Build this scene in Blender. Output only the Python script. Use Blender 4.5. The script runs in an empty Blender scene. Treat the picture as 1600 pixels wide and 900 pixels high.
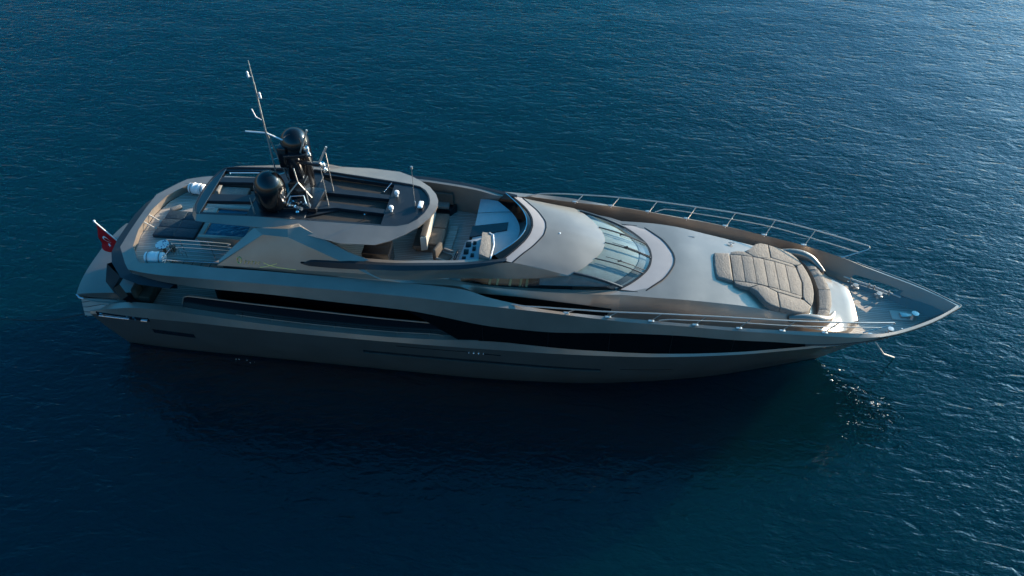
import bpy, bmesh, math, random
import numpy as np
from mathutils import Vector, Matrix
random.seed(7)
SC = bpy.context.scene
COL = SC.collection

# ------------------------------------------------------------------ camera
cd = bpy.data.cameras.new('camera'); cam = bpy.data.objects.new('camera', cd); COL.objects.link(cam)
R = ((0.99480, -0.07020, 0.07430), (0.10230, 0.68310, -0.72320), (0.0, 0.72700, 0.68670))
cam.matrix_world = Matrix.Translation((21.046, -25.753, 27.466)) @ Matrix(R).to_4x4()
cd.lens = 28.8; cd.sensor_width = 36; cd.clip_start = 0.1; cd.clip_end = 9000
SC.camera = cam
# ------------------------------------------------------------------ sky, sun, exposure
SUN_EL, SUN_AZ = math.radians(13.5), math.radians(36)      # azimuth from +X towards +Y
w = bpy.data.worlds.new('World'); SC.world = w; w.use_nodes = True
nt = w.node_tree; bg = nt.nodes['Background']
sky = nt.nodes.new('ShaderNodeTexSky'); sky.sky_type = 'NISHITA'; sky.sun_disc = False
sky.sun_elevation = SUN_EL; sky.sun_rotation = math.radians(90) - SUN_AZ
sky.air_density = 1.0; sky.dust_density = 3.5; sky.ozone_density = 5.0
tn = nt.nodes.new('ShaderNodeMix'); tn.data_type = 'RGBA'; tn.blend_type = 'MULTIPLY'; tn.inputs['Factor'].default_value = 1; 
wc = nt.nodes.new('ShaderNodeTexCoord'); ws = nt.nodes.new('ShaderNodeSeparateXYZ'); nt.links.new(wc.outputs['Generated'], ws.inputs[0])
def ramp(low, mid, top=(.19, 1.07, 1.19), p=.29, pm=.13):
    r = nt.nodes.new('ShaderNodeValToRGB'); nt.links.new(ws.outputs['Z'], r.inputs[0])     # haze low down, deep blue above
    r.color_ramp.elements[0].position = 0; r.color_ramp.elements[0].color = (*low, 1)
    r.color_ramp.elements[1].position = p; r.color_ramp.elements[1].color = (*top, 1)
    e = r.color_ramp.elements.new(pm); e.color = (*mid, 1); return r
wr1 = ramp((.95, 1.1, 1.1), (.62, 1.05, 1.15)); wr2 = ramp((2.6, 1.55, 1.05), (1.9, 1.15, .75))  # second ramp adds a warm horizon band to fill the shaded sides
wd = nt.nodes.new('ShaderNodeVectorMath'); wd.operation = 'DOT_PRODUCT'; nt.links.new(wc.outputs['Generated'], wd.inputs[0])
wd.inputs[1].default_value = (-math.cos(SUN_AZ), -math.sin(SUN_AZ), 0)
wm = nt.nodes.new('ShaderNodeMapRange'); wm.inputs['From Min'].default_value = -.3; wm.inputs['From Max'].default_value = .35; nt.links.new(wd.outputs['Value'], wm.inputs['Value'])
wr = nt.nodes.new('ShaderNodeMix'); wr.data_type = 'RGBA'; nt.links.new(wm.outputs[0], wr.inputs['Factor']); nt.links.new(wr1.outputs[0], wr.inputs[6]); nt.links.new(wr2.outputs[0], wr.inputs[7])
wr3 = ramp((1.1, 1.25, 1.35), (.95, 1.75, 2.2), (.27, 1.25, 1.55), .75, .45)               # glow round the sun
we = nt.nodes.new('ShaderNodeMapRange'); we.inputs['From Min'].default_value = -.55; we.inputs['From Max'].default_value = -.9; nt.links.new(wd.outputs['Value'], we.inputs['Value'])
wx = nt.nodes.new('ShaderNodeMix'); wx.data_type = 'RGBA'; nt.links.new(we.outputs[0], wx.inputs['Factor']); nt.links.new(wr.outputs[2], wx.inputs[6]); nt.links.new(wr3.outputs[0], wx.inputs[7])
nt.links.new(wx.outputs[2], tn.inputs[7])
nt.links.new(sky.outputs['Color'], tn.inputs[6]); nt.links.new(tn.outputs[2], bg.inputs['Color']); bg.inputs['Strength'].default_value = 0.11
sl = bpy.data.lights.new('sun', 'SUN'); sl.energy = 4.7; sl.angle = math.radians(0.5); sl.color = (1.0, 0.80, 0.58)
so = bpy.data.objects.new('sun', sl); COL.objects.link(so)
sd = Vector((math.cos(SUN_EL)*math.cos(SUN_AZ), math.cos(SUN_EL)*math.sin(SUN_AZ), math.sin(SUN_EL)))
so.rotation_euler = sd.to_track_quat('Z', 'Y').to_euler(); so.location = sd*200
vs = SC.view_settings; vs.view_transform = 'Standard'; vs.look = 'None'; vs.gamma = 1; vs.exposure = 1.2
vs.use_curve_mapping = False

# ------------------------------------------------------------------ materials
def mat(name, col, metal=0.0, rough=0.5, coat=0.0, spec=0.5, noise=None, bump=None):
    """noise=(scale, amount): mottles the colour; bump=(scale, height)"""
    m = bpy.data.materials.new(name); m.use_nodes = True
    t = m.node_tree; b = t.nodes['Principled BSDF']
    b.inputs['Base Color'].default_value = (*col, 1); b.inputs['Metallic'].default_value = metal
    b.inputs['Roughness'].default_value = rough; b.inputs['Coat Weight'].default_value = coat
    b.inputs['Coat Roughness'].default_value = 0.06; b.inputs['Specular IOR Level'].default_value = spec
    tc = None
    if noise or bump:
        tc = t.nodes.new('ShaderNodeTexCoord')
    if noise:
        n = t.nodes.new('ShaderNodeTexNoise'); n.inputs['Scale'].default_value = noise[0]; n.inputs['Detail'].default_value = 5
        t.links.new(tc.outputs['Object'], n.inputs['Vector'])
        r = t.nodes.new('ShaderNodeMapRange'); r.inputs['From Min'].default_value = .3; r.inputs['From Max'].default_value = .7
        r.inputs['To Min'].default_value = 1-noise[1]; r.inputs['To Max'].default_value = 1+noise[1]
        t.links.new(n.outputs['Fac'], r.inputs['Value'])
        mx = t.nodes.new('ShaderNodeMix'); mx.data_type = 'RGBA'; mx.blend_type = 'MULTIPLY'; mx.inputs['Factor'].default_value = 1
        mx.inputs[6].default_value = (*col, 1); t.links.new(r.outputs['Result'], mx.inputs[7])
        t.links.new(mx.outputs[2], b.inputs['Base Color'])
        r2 = t.nodes.new('ShaderNodeMapRange'); r2.inputs['To Min'].default_value = max(.03, rough*(1-noise[1])); r2.inputs['To Max'].default_value = rough*(1+noise[1])
        t.links.new(n.outputs['Fac'], r2.inputs['Value']); t.links.new(r2.outputs['Result'], b.inputs['Roughness'])
    if bump:
        n = t.nodes.new('ShaderNodeTexNoise'); n.inputs['Scale'].default_value = bump[0]; n.inputs['Detail'].default_value = 3
        t.links.new(tc.outputs['Object'], n.inputs['Vector'])
        bp = t.nodes.new('ShaderNodeBump'); bp.inputs['Distance'].default_value = bump[1]; bp.inputs['Strength'].default_value = 1
        t.links.new(n.outputs['Fac'], bp.inputs['Height']); t.links.new(bp.outputs['Normal'], b.inputs['Normal'])
    return m

M = {}
M['paint'] = mat('champagne_metallic_paint', (0.315, 0.265, 0.22), 0.55, 0.34, 0.4, noise=(1.1, .08), bump=(1.3, .006))
M['hullpaint'] = mat('dark_bronze_metallic_paint', (0.23, 0.195, 0.165), 0.6, 0.34, 0.5, noise=(.7, .10), bump=(1.0, .010))
M['panel'] = mat('pale_grey_panel', (0.36, 0.33, 0.315), 0.1, 0.45, noise=(2.0, .04))
M['black'] = mat('gloss_black_paint', (0.010, 0.012, 0.015), 0.0, 0.16, 0.3)
M['anthracite'] = mat('anthracite_paint', (0.013, 0.017, 0.022), 0.0, 0.38, noise=(3, .12))
M['dome'] = mat('black_gelcoat', (0.005, 0.005, 0.006), 0.0, 0.17, 0.25)
M['glass'] = mat('smoked_glass', (0.004, 0.005, 0.006), 0.0, 0.06, spec=.28)
M['seam'] = mat('black_rubber', (0.008, 0.008, 0.009), 0, .5)
M['steel'] = mat('polished_steel', (0.74, 0.74, 0.75), 1.0, 0.16)
M['satin'] = mat('satin_steel', (0.62, 0.58, 0.53), 0.8, 0.34)
M['white'] = mat('white_gelcoat', (0.80, 0.80, 0.79), 0, .4, noise=(6, .04))
M['cream'] = mat('cream_gelcoat', (0.52, 0.47, 0.40), 0.1, .4)
M['dash'] = mat('pale_dash_vinyl', (0.36, 0.37, 0.38), 0, .45, noise=(5, .05))
M['taupe'] = mat('taupe_outdoor_fabric', (0.225, 0.205, 0.18), 0, .9, spec=.2, noise=(14, .14), bump=(40, .012))
M['brown'] = mat('dark_taupe_fabric', (0.105, 0.09, 0.075), 0, .85, spec=.2, noise=(10, .14), bump=(40, .01))
M['olive'] = mat('olive_brown_fabric', (0.055, 0.052, 0.04), 0, .9, spec=.2, noise=(10, .2), bump=(30, .01))
M['navy'] = mat('dark_slate_vinyl', (0.020, 0.036, 0.048), 0, .6, spec=.35, noise=(6, .2), bump=(9, .02))
M['greyfab'] = mat('grey_woven_fabric', (0.21, 0.195, 0.175), 0, .9, spec=.2, noise=(12, .15), bump=(40, .01))
M['mesh'] = mat('dark_brown_sunshade_cloth', (0.030, 0.028, 0.026), 0, .8, spec=.25, noise=(9, .12))
M['gold'] = mat('gold_leaf_letters', (0.85, 0.62, 0.20), 0.85, .28)
M['red'] = mat('red_flag_cloth', (0.62, 0.012, 0.016), 0, .75, spec=.2)
M['flagwhite'] = mat('white_flag_cloth', (0.8, 0.8, 0.8), 0, .75, spec=.2)
M['wood'] = mat('varnished_wood', (0.16, 0.07, 0.035), 0, .35, noise=(6, .2))
M['rope'] = mat('pale_rope', (0.55, 0.52, 0.47), 0, .9, bump=(60, .02))
M['darkrope'] = mat('dark_rope', (0.02, 0.02, 0.022), 0, .9)
M['lampred'] = mat('red_lens', (0.35, 0.01, 0.01), 0, .2)
M['blind'] = mat('teal_sun_blind', (0.15, 0.185, 0.185), 0, .7, noise=(3, .14))
M['curtain'] = mat('ochre_curtain', (0.30, 0.22, 0.10), 0, .8, noise=(5, .5))

for k_ in ('taupe', 'greyfab'):
    t_ = M[k_].node_tree; bp_ = [n for n in t_.nodes if n.type == 'BUMP'][0]; tc_ = [n for n in t_.nodes if n.type == 'TEX_COORD'][0]
    mp_ = t_.nodes.new('ShaderNodeMapping'); mp_.inputs['Scale'].default_value = (4, 1.3, 2); t_.links.new(tc_.outputs['Object'], mp_.inputs[0])
    w_ = t_.nodes.new('ShaderNodeTexNoise'); w_.inputs['Scale'].default_value = 2.4; w_.inputs['Detail'].default_value = 3; w_.inputs['Distortion'].default_value = 1.2; t_.links.new(mp_.outputs[0], w_.inputs['Vector'])
    b2_ = t_.nodes.new('ShaderNodeBump'); b2_.inputs['Distance'].default_value = .022; t_.links.new(w_.outputs['Fac'], b2_.inputs['Height']); t_.links.new(b2_.outputs['Normal'], bp_.inputs['Normal'])

def teak():
    m = mat('weathered_teak_deck', (0.25, 0.215, 0.185), 0, .62)
    t = m.node_tree; b = t.nodes['Principled BSDF']
    tc = t.nodes.new('ShaderNodeTexCoord'); sp = t.nodes.new('ShaderNodeSeparateXYZ'); t.links.new(tc.outputs['Object'], sp.inputs[0])
    mu = t.nodes.new('ShaderNodeMath'); mu.operation = 'MULTIPLY'; mu.inputs[1].default_value = 1/0.11; t.links.new(sp.outputs['Y'], mu.inputs[0])
    fr = t.nodes.new('ShaderNodeMath'); fr.operation = 'FRACT'; t.links.new(mu.outputs[0], fr.inputs[0])
    lt = t.nodes.new('ShaderNodeMath'); lt.operation = 'LESS_THAN'; lt.inputs[1].default_value = .13; t.links.new(fr.outputs[0], lt.inputs[0])
    fl = t.nodes.new('ShaderNodeMath'); fl.operation = 'FLOOR'; t.links.new(mu.outputs[0], fl.inputs[0])
    wn = t.nodes.new('ShaderNodeTexWhiteNoise'); wn.noise_dimensions = '1D'; t.links.new(fl.outputs[0], wn.inputs['W'])
    mp = t.nodes.new('ShaderNodeMapping'); mp.inputs['Scale'].default_value = (.8, 9, 1); t.links.new(tc.outputs['Object'], mp.inputs[0])
    ns = t.nodes.new('ShaderNodeTexNoise'); ns.inputs['Scale'].default_value = 2; ns.inputs['Detail'].default_value = 4; t.links.new(mp.outputs[0], ns.inputs['Vector'])
    ad = t.nodes.new('ShaderNodeMath'); ad.operation = 'ADD'; t.links.new(wn.outputs['Value'], ad.inputs[0]); t.links.new(ns.outputs['Fac'], ad.inputs[1])
    rp = t.nodes.new('ShaderNodeValToRGB'); rp.color_ramp.elements[0].color = (.27, .235, .20, 1); rp.color_ramp.elements[1].color = (.46, .41, .36, 1)
    dv = t.nodes.new('ShaderNodeMath'); dv.operation = 'MULTIPLY'; dv.inputs[1].default_value = .5; t.links.new(ad.outputs[0], dv.inputs[0]); t.links.new(dv.outputs[0], rp.inputs[0])
    mx = t.nodes.new('ShaderNodeMix'); mx.data_type = 'RGBA'; mx.inputs[7].default_value = (.03, .027, .025, 1)
    t.links.new(lt.outputs[0], mx.inputs['Factor']); t.links.new(rp.outputs[0], mx.inputs[6]); t.links.new(mx.outputs[2], b.inputs['Base Color'])
    return m
M['teak'] = teak()

def clear_glass(name, tint, f=1.0):
    m = bpy.data.materials.new(name); m.use_nodes = True; t = m.node_tree
    for n in list(t.nodes):
        if n.type != 'OUTPUT_MATERIAL': t.nodes.remove(n)
    o = [n for n in t.nodes][0]
    tr = t.nodes.new('ShaderNodeBsdfTransparent'); tr.inputs[0].default_value = (*tint, 1)
    gl = t.nodes.new('ShaderNodeBsdfGlossy'); gl.inputs['Roughness'].default_value = .04
    lw = t.nodes.new('ShaderNodeLayerWeight'); lw.inputs[0].default_value = .5
    pw = t.nodes.new('ShaderNodeMath'); pw.operation = 'POWER'; pw.inputs[1].default_value = 4; t.links.new(lw.outputs['Facing'], pw.inputs[0])
    fr = t.nodes.new('ShaderNodeMath'); fr.operation = 'MULTIPLY_ADD'; fr.inputs[1].default_value = .9; fr.inputs[2].default_value = .045; t.links.new(pw.outputs[0], fr.inputs[0])
    mx = t.nodes.new('ShaderNodeMixShader'); t.links.new(fr.outputs[0], mx.inputs[0]); t.links.new(tr.outputs[0], mx.inputs[1]); t.links.new(gl.outputs[0], mx.inputs[2])
    t.links.new(mx.outputs[0], o.inputs[0]); return m
M['pane'] = clear_glass('windscreen_glass', (.88, .95, .96))
M['screen'] = clear_glass('tinted_wind_screen', (.16, .22, .30))

def pool():
    m = mat('hot_tub_water', (0.01, 0.09, 0.15), 0, .04, bump=(5, .05)); return m
M['pool'] = pool()

def mosaic():
    m = mat('blue_white_mosaic', (.7, .7, .7), 0, .3); t = m.node_tree; b = t.nodes['Principled BSDF']
    v = t.nodes.new('ShaderNodeTexVoronoi'); v.inputs['Scale'].default_value = 9
    tc = t.nodes.new('ShaderNodeTexCoord'); t.links.new(tc.outputs['Object'], v.inputs['Vector'])
    rp = t.nodes.new('ShaderNodeValToRGB'); rp.color_ramp.interpolation = 'CONSTANT'
    rp.color_ramp.elements[0].color = (.03, .06, .16, 1); e = rp.color_ramp.elements[1]; e.position = .3; e.color = (.62, .63, .62, 1)
    t.links.new(v.outputs['Distance'], rp.inputs[0]); t.links.new(rp.outputs[0], b.inputs['Base Color']); return m
M['mosaic'] = mosaic()

def sea():
    m = bpy.data.materials.new('deep_sea_water'); m.use_nodes = True; t = m.node_tree; b = t.nodes['Principled BSDF']
    b.inputs['Base Color'].default_value = (0.0001, 0.0140, 0.0215, 1); b.inputs['Roughness'].default_value = .07
    b.inputs['Subsurface Weight'].default_value = 1; b.inputs['Subsurface Radius'].default_value = (.15, .6, 1); b.inputs['Subsurface Scale'].default_value = 40
    b.inputs['IOR'].default_value = 1.333; b.inputs['Specular IOR Level'].default_value = .68
    tc = t.nodes.new('ShaderNodeTexCoord')
    def noise(rot, sx, sy, scale, detail, rough=.5, dist=0.0):
        mp = t.nodes.new('ShaderNodeMapping'); mp.inputs['Rotation'].default_value = (0, 0, math.radians(rot)); mp.inputs['Scale'].default_value = (sx, sy, 1)
        t.links.new(tc.outputs['Object'], mp.inputs[0])
        n = t.nodes.new('ShaderNodeTexNoise'); n.inputs['Scale'].default_value = scale; n.inputs['Detail'].default_value = detail
        n.inputs['Roughness'].default_value = rough; n.inputs['Distortion'].default_value = dist
        t.links.new(mp.outputs[0], n.inputs['Vector']); return n.outputs['Fac']
    def math_(op, a, c):
        n = t.nodes.new('ShaderNodeMath'); n.operation = op
        for i, v in enumerate((a, c)):
            if isinstance(v, (int, float)): n.inputs[i].default_value = v
            else: t.links.new(v, n.inputs[i])
        return n.outputs[0]
    n1 = noise(42, .36, 1.0, 2.0, 3, .55, .35)      # main wind ripples, crests nearly along the boat
    n2 = noise(16, .55, 1.0, 3.6, 2, .5, .2)
    n3 = noise(40, .8, 1.0, 7.5, 2, .5)
    n4 = noise(20, .5, 1.0, .22, 2)
    pt = noise(0, 1, 1, .035, 2)                      # gust patches
    gust = t.nodes.new('ShaderNodeMapRange'); gust.inputs['From Min'].default_value = .3; gust.inputs['From Max'].default_value = .7
    gust.inputs['To Min'].default_value = .65; gust.inputs['To Max'].default_value = 1.2; t.links.new(pt, gust.inputs['Value'])
    sharp = math_('SUBTRACT', 1.0, math_('ABSOLUTE', math_('MULTIPLY', math_('SUBTRACT', n1, .5), 2.0), 0))
    h = math_('ADD', math_('MULTIPLY', sharp, .032), math_('MULTIPLY', n1, .044))
    h = math_('ADD', h, math_('MULTIPLY', n2, .032))
    h = math_('ADD', h, math_('MULTIPLY', n3, .012))
    h = math_('MULTIPLY', h, gust.outputs[0])
    h = math_('ADD', h, math_('MULTIPLY', n4, .16))
    bp = t.nodes.new('ShaderNodeBump'); bp.inputs['Strength'].default_value = 1; bp.inputs['Distance'].default_value = 1.0
    t.links.new(h, bp.inputs['Height']); t.links.new(bp.outputs['Normal'], b.inputs['Normal'])
    return m
M['sea'] = sea()

# ------------------------------------------------------------------ helpers
BASE = {}
def wbase(o): return BASE.get(o.name, Vector((0, 0, 0))) if o else Vector((0, 0, 0))
def finish(name, bm, m, parent=None, smooth=True, ang=32, label=None, base=None):
    """ONE mesh object; vertex positions are given in world space"""
    off = wbase(parent) if base is None else Vector(base)
    bmesh.ops.recalc_face_normals(bm, faces=bm.faces)
    bits = pieces(bm)
    if len(bits) > 1:                       # pieces that stand apart become objects of their own
        first = None
        for fs in bits:
            b2 = bmesh.new(); vm = {}
            for f in fs:
                for v in f.verts:
                    if v not in vm: vm[v] = b2.verts.new(v.co)
                nf = b2.faces.new([vm[v] for v in f.verts]); nf.material_index = f.material_index
            ob = finish_one(name, b2, m, parent, smooth, ang, label, off); first = first or ob
        bm.free(); return first
    return finish_one(name, bm, m, parent, smooth, ang, label, off)
def pieces(bm, gap=.04):
    seen = set(); comp = []
    for f in bm.faces:
        if f in seen: continue
        st = [f]; seen.add(f); cur = []
        while st:
            g = st.pop(); cur.append(g)
            for v in g.verts:
                for h in v.link_faces:
                    if h not in seen: seen.add(h); st.append(h)
        co = [v.co for g in cur for v in g.verts]
        comp.append([cur, [min(c[i] for c in co)-gap for i in range(3)], [max(c[i] for c in co)+gap for i in range(3)]])
    merged = True
    while merged and len(comp) > 1:
        merged = False
        for i in range(len(comp)):
            for j in range(i+1, len(comp)):
                A_, C_ = comp[i], comp[j]
                if all(A_[1][k] < C_[2][k] and C_[1][k] < A_[2][k] for k in range(3)):
                    A_[0] += C_[0]; A_[1] = [min(p) for p in zip(A_[1], C_[1])]; A_[2] = [max(p) for p in zip(A_[2], C_[2])]
                    comp.pop(j); merged = True; break
            if merged: break
    return [c[0] for c in comp]
def finish_one(name, bm, m, parent, smooth, ang, label, off):
    me = bpy.data.meshes.new(name)
    bmesh.ops.translate(bm, verts=bm.verts, vec=-off)
    bm.to_mesh(me); bm.free()
    mats = m if isinstance(m, (list, tuple)) else [m]
    for k in mats: me.materials.append(M[k])
    if smooth:
        me.shade_smooth(); me.set_sharp_from_angle(angle=math.radians(ang))
    o = bpy.data.objects.new(name, me); COL.objects.link(o)
    if parent: o.parent = parent
    else: o.location = off
    BASE[o.name] = off
    if label: o['label'] = label
    return o
def thing(name, label, cat, loc=(0, 0, 0), group=None):
    o = bpy.data.objects.new(name, None); COL.objects.link(o); o.location = loc; o.empty_display_size = .3
    o['label'] = label; o['category'] = cat
    if group: o['group'] = group
    BASE[o.name] = Vector(loc); return o
def tag(o, label, cat, group=None):
    o['label'] = label; o['category'] = cat
    if group: o['group'] = group
    return o

def B(): return bmesh.new()
def loft(bm, lines, close_v=False, mi=0):
    vs_ = [[bm.verts.new(p) for p in L] for L in lines]
    n = len(lines)
    for i in range(n if close_v else n-1):
        a, c = vs_[i], vs_[(i+1) % n]
        for j in range(len(a)-1):
            q = [a[j], a[j+1], c[j+1], c[j]]
            co = [tuple(round(x, 5) for x in v.co) for v in q]
            u = []
            for v, k in zip(q, co):
                if k not in [x[1] for x in u]: u.append((v, k))
            if len(u) >= 3:
                f = bm.faces.new([x[0] for x in u]); f.material_index = mi
    return vs_
def weld(bm, d=1e-4): bmesh.ops.remove_doubles(bm, verts=bm.verts, dist=d); return bm
def mir(L): return [(x, -y, z) for x, y, z in L]
def near(L): return [(x, -w, z) for x, w, z in L]
def both(bm, lines):
    loft(bm, [near(L) for L in lines]); loft(bm, [list(L) for L in lines]); return weld(bm)
def pchip(xs, ys, x):
    xs = np.array(xs, float); ys = np.array(ys, float); h = np.diff(xs); d = np.diff(ys)/h; n = len(xs)
    m = np.zeros(n); m[0] = d[0]; m[-1] = d[-1]
    for i in range(1, n-1):
        if d[i-1]*d[i] <= 0: m[i] = 0
        else:
            w1 = 2*h[i]+h[i-1]; w2 = h[i]+2*h[i-1]; m[i] = (w1+w2)/(w1/d[i-1]+w2/d[i])
    x = np.clip(np.atleast_1d(np.array(x, float)), xs[0], xs[-1]); k = np.clip(np.searchsorted(xs, x)-1, 0, n-2)
    t = (x-xs[k])/h[k]
    return (2*t**3-3*t**2+1)*ys[k]+(t**3-2*t**2+t)*h[k]*m[k]+(-2*t**3+3*t**2)*ys[k+1]+(t**3-t**2)*h[k]*m[k+1]
def at(L, x):
    a = np.array(L, float); return pchip(a[:, 0], a[:, 1], x), pchip(a[:, 0], a[:, 2], x)
def line(L, n=60, x0=None, x1=None, xs=None):
    a = np.array(L, float)
    if xs is None: xs = np.linspace(a[0, 0] if x0 is None else x0, a[-1, 0] if x1 is None else x1, n)
    w, z = at(L, xs); return [(float(x), float(p), float(q)) for x, p, q in zip(xs, w, z)]
def smooth_path(pts, n=8):
    P = [Vector(p) for p in pts]; out = []
    for i in range(len(P)-1):
        p0 = P[max(i-1, 0)]; p1 = P[i]; p2 = P[i+1]; p3 = P[min(i+2, len(P)-1)]
        for k in range(n):
            t = k/n
            out.append(.5*((2*p1)+(-p0+p2)*t+(2*p0-5*p1+4*p2-p3)*t*t+(-p0+3*p1-3*p2+p3)*t**3))
    out.append(P[-1]); return out
def tube(bm, pts, r, seg=8, cap=True, r1=None):
    P = [Vector(p) for p in pts]; rings = []
    up = Vector((0, 0, 1)); prev = None
    for i, p in enumerate(P):
        d = (P[min(i+1, len(P)-1)]-P[max(i-1, 0)]).normalized()
        a = d.cross(up) if abs(d.z) < .95 else d.cross(Vector((1, 0, 0)))
        if prev is not None:
            a = prev-d*prev.dot(d)
        a.normalize(); prev = a; b = d.cross(a)
        rr = r if r1 is None else r+(r1-r)*i/(len(P)-1)
        rings.append([bm.verts.new(p+a*math.cos(2*math.pi*k/seg)*rr+b*math.sin(2*math.pi*k/seg)*rr) for k in range(seg)])
    for i in range(len(rings)-1):
        for k in range(seg):
            bm.faces.new([rings[i][k], rings[i][(k+1) % seg], rings[i+1][(k+1) % seg], rings[i+1][k]])
    if cap: bm.faces.new(rings[0][::-1]); bm.faces.new(rings[-1])
    return bm
def box(bm, c, s, rz=0, bev=0.0, seg=2, taper=None, mi=0):
    b2 = bmesh.new(); bmesh.ops.create_cube(b2, size=1)
    for v in b2.verts:
        k = 1.0
        if taper and v.co.z > 0: k = taper
        v.co = Vector((v.co.x*s[0]*k, v.co.y*s[1]*k, v.co.z*s[2]))
    if bev: bmesh.ops.bevel(b2, geom=b2.edges[:], offset=bev, segments=seg, affect='EDGES', profile=.5)
    mt = Matrix.Translation(c) @ Matrix.Rotation(rz, 4, 'Z')
    bmesh.ops.transform(b2, matrix=mt, verts=b2.verts)
    for f in b2.faces: f.material_index = mi
    me = bpy.data.meshes.new('tmp'); b2.to_mesh(me); b2.free(); bm.from_mesh(me); bpy.data.meshes.remove(me); return bm
def prism(bm, outline, z0, z1, bev=0.0, seg=2):
    """outline: (x, y) list; z0 / z1 numbers or functions of (x, y); bevels the top rim"""
    f0 = z0 if callable(z0) else (lambda x, y: z0); f1 = z1 if callable(z1) else (lambda x, y: z1)
    n = len(outline); b2 = bmesh.new()
    lo = [b2.verts.new((x, y, f0(x, y))) for x, y in outline]; hi = [b2.verts.new((x, y, f1(x, y))) for x, y in outline]
    top = b2.faces.new(hi); b2.faces.new(lo[::-1])
    for i in range(n): b2.faces.new([lo[i], lo[(i+1) % n], hi[(i+1) % n], hi[i]])
    bmesh.ops.recalc_face_normals(b2, faces=b2.faces)
    if bev: bmesh.ops.bevel(b2, geom=list(top.edges), offset=bev, segments=seg, affect='EDGES', profile=.5)
    bmesh.ops.triangulate(b2, faces=[f for f in b2.faces if len(f.verts) > 4])
    me = bpy.data.meshes.new('tmp'); b2.to_mesh(me); b2.free(); bm.from_mesh(me); bpy.data.meshes.remove(me); return bm
def lathe(bm, c, prof, seg=28):
    c = Vector(c); rings = []
    for r, z in prof:
        rings.append([bm.verts.new(c+Vector((r*math.cos(2*math.pi*k/seg), r*math.sin(2*math.pi*k/seg), z))) for k in range(seg)] if r > 1e-5 else [bm.verts.new(c+Vector((0, 0, z)))])
    for a, b2 in zip(rings[:-1], rings[1:]):
        for k in range(seg):
            q = [a[k % len(a)], a[(k+1) % len(a)], b2[(k+1) % len(b2)], b2[k % len(b2)]]
            u = []
            for v in q:
                if v not in u: u.append(v)
            if len(u) > 2: bm.faces.new(u)
    if len(rings[0]) > 1: bm.faces.new(rings[0][::-1])
    if len(rings[-1]) > 1: bm.faces.new(rings[-1])
    return bm
def quad(bm, *p):
    return bm.faces.new([bm.verts.new(q) for q in p])
def strip(bm, L, wd, th=.012):
    """flat ribbon lying along path L (world points), width wd in plan, thickness th"""
    P = [Vector(p) for p in L]; a, b_ = [], []
    for i, p in enumerate(P):
        d = (P[min(i+1, len(P)-1)]-P[max(i-1, 0)]); nrm = Vector((-d.y, d.x, 0)).normalized()*wd/2
        a.append(p+nrm); b_.append(p-nrm)
    up = Vector((0, 0, th))
    loft(bm, [[q-up for q in a], [q+up for q in a], [q+up for q in b_], [q-up for q in b_]], close_v=True)
    return bm

# ================================================================== the sea
bm = B(); S = 4000
quad(bm, (-S, -S, 0), (S, -S, 0), (S, S, 0), (-S, S, 0))
o = finish('sea', bm, 'sea', smooth=False); o['kind'] = 'structure'; o['label'] = 'dark blue rippled open sea'

# ================================================================== the yacht
Y = thing('motor_yacht', 'long bronze grey motor yacht with black glass bands and raised hardtop, bow to the right', 'yacht')

WL = [(1.15, 2.25, 0), (4, 2.42, 0), (8.6, 2.52, 0), (13, 2.64, 0), (17.3, 2.72, 0), (21.5, 2.56, 0), (24.2, 2.2, 0), (27, 1.62, 0), (29.9, .74, 0), (32.08, 0, 0)]
BT_ = [(1.3, 1.9, -.8), (9, 2.1, -.8), (17, 2.2, -.8), (24, 1.5, -.8), (31.1, 0, -.8)]
MID = [(.75, 2.68, 1.5), (4, 2.96, 1.5), (9, 3.18, 1.5), (15, 3.28, 1.5), (20, 3.26, 1.5), (24, 3.02, 1.5), (28, 2.36, 1.6), (31, 1.45, 1.75), (34.2, 0, 1.65)]
K2 = [(.42, 2.83, 2.42), (3.26, 3.21, 2.8), (5.9, 3.42, 2.96), (8.4, 3.55, 2.99), (13.5, 3.66, 2.99), (16.5, 3.68, 3.0), (20, 3.68, 3.04), (23.9, 3.59, 3.15), (25.1, 3.52, 3.21), (27.6, 3.31, 3.39), (30, 3.0, 3.62), (31.3, 2.78, 3.73), (32.7, 2.43, 3.75), (33.5, 2.1, 3.73), (34.5, 1.64, 3.72), (35.66, 1.0, 3.72), (36.5, .38, 3.72), (36.97, 0, 3.73)]
K1 = [(.42, 2.77, 2.5), (1.5, 2.93, 2.9), (3, 3.12, 3.3), (4.6, 3.27, 3.41), (6.3, 3.37, 3.37), (8.45, 3.47, 3.29), (10.9, 3.55, 3.23), (13.5, 3.58, 3.19), (15.8, 3.6, 3.28), (18.2, 3.61, 3.42), (20.05, 3.6, 3.33), (21.6, 3.57, 3.27), (23.9, 3.52, 3.29), (25.1, 3.45, 3.32), (27.6, 3.25, 3.48), (29.4, 3.04, 3.66), (31.3, 2.74, 3.79), (32.7, 2.4, 3.79), (33.5, 2.08, 3.76), (34.5, 1.62, 3.75), (35.66, .98, 3.75), (36.5, .36, 3.75), (36.98, 0, 3.76)]
T = np.linspace(0, 1, 110)
def tline(L):
    a = np.array(L); return line(L, xs=a[0, 0]+(a[-1, 0]-a[0, 0])*T)
bm = B()
def blend(A_, C_, f): return [tuple(p[i]*(1-f)+q[i]*f for i in range(3)) for p, q in zip(A_, C_)]
mid_l, k2_l = tline(MID), tline(K2)
OP0, OP1 = 32.95, 34.9                      # hawse openings through the bow bulwark
def oz_(L, z): # point row at height z between two lines
    return [tuple(p[i]+(q[i]-p[i])*min(.97, max(.05, (z-p[2])/(q[2]-p[2]))) for i in range(3)) for p, q in zip(*L)]
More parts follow.
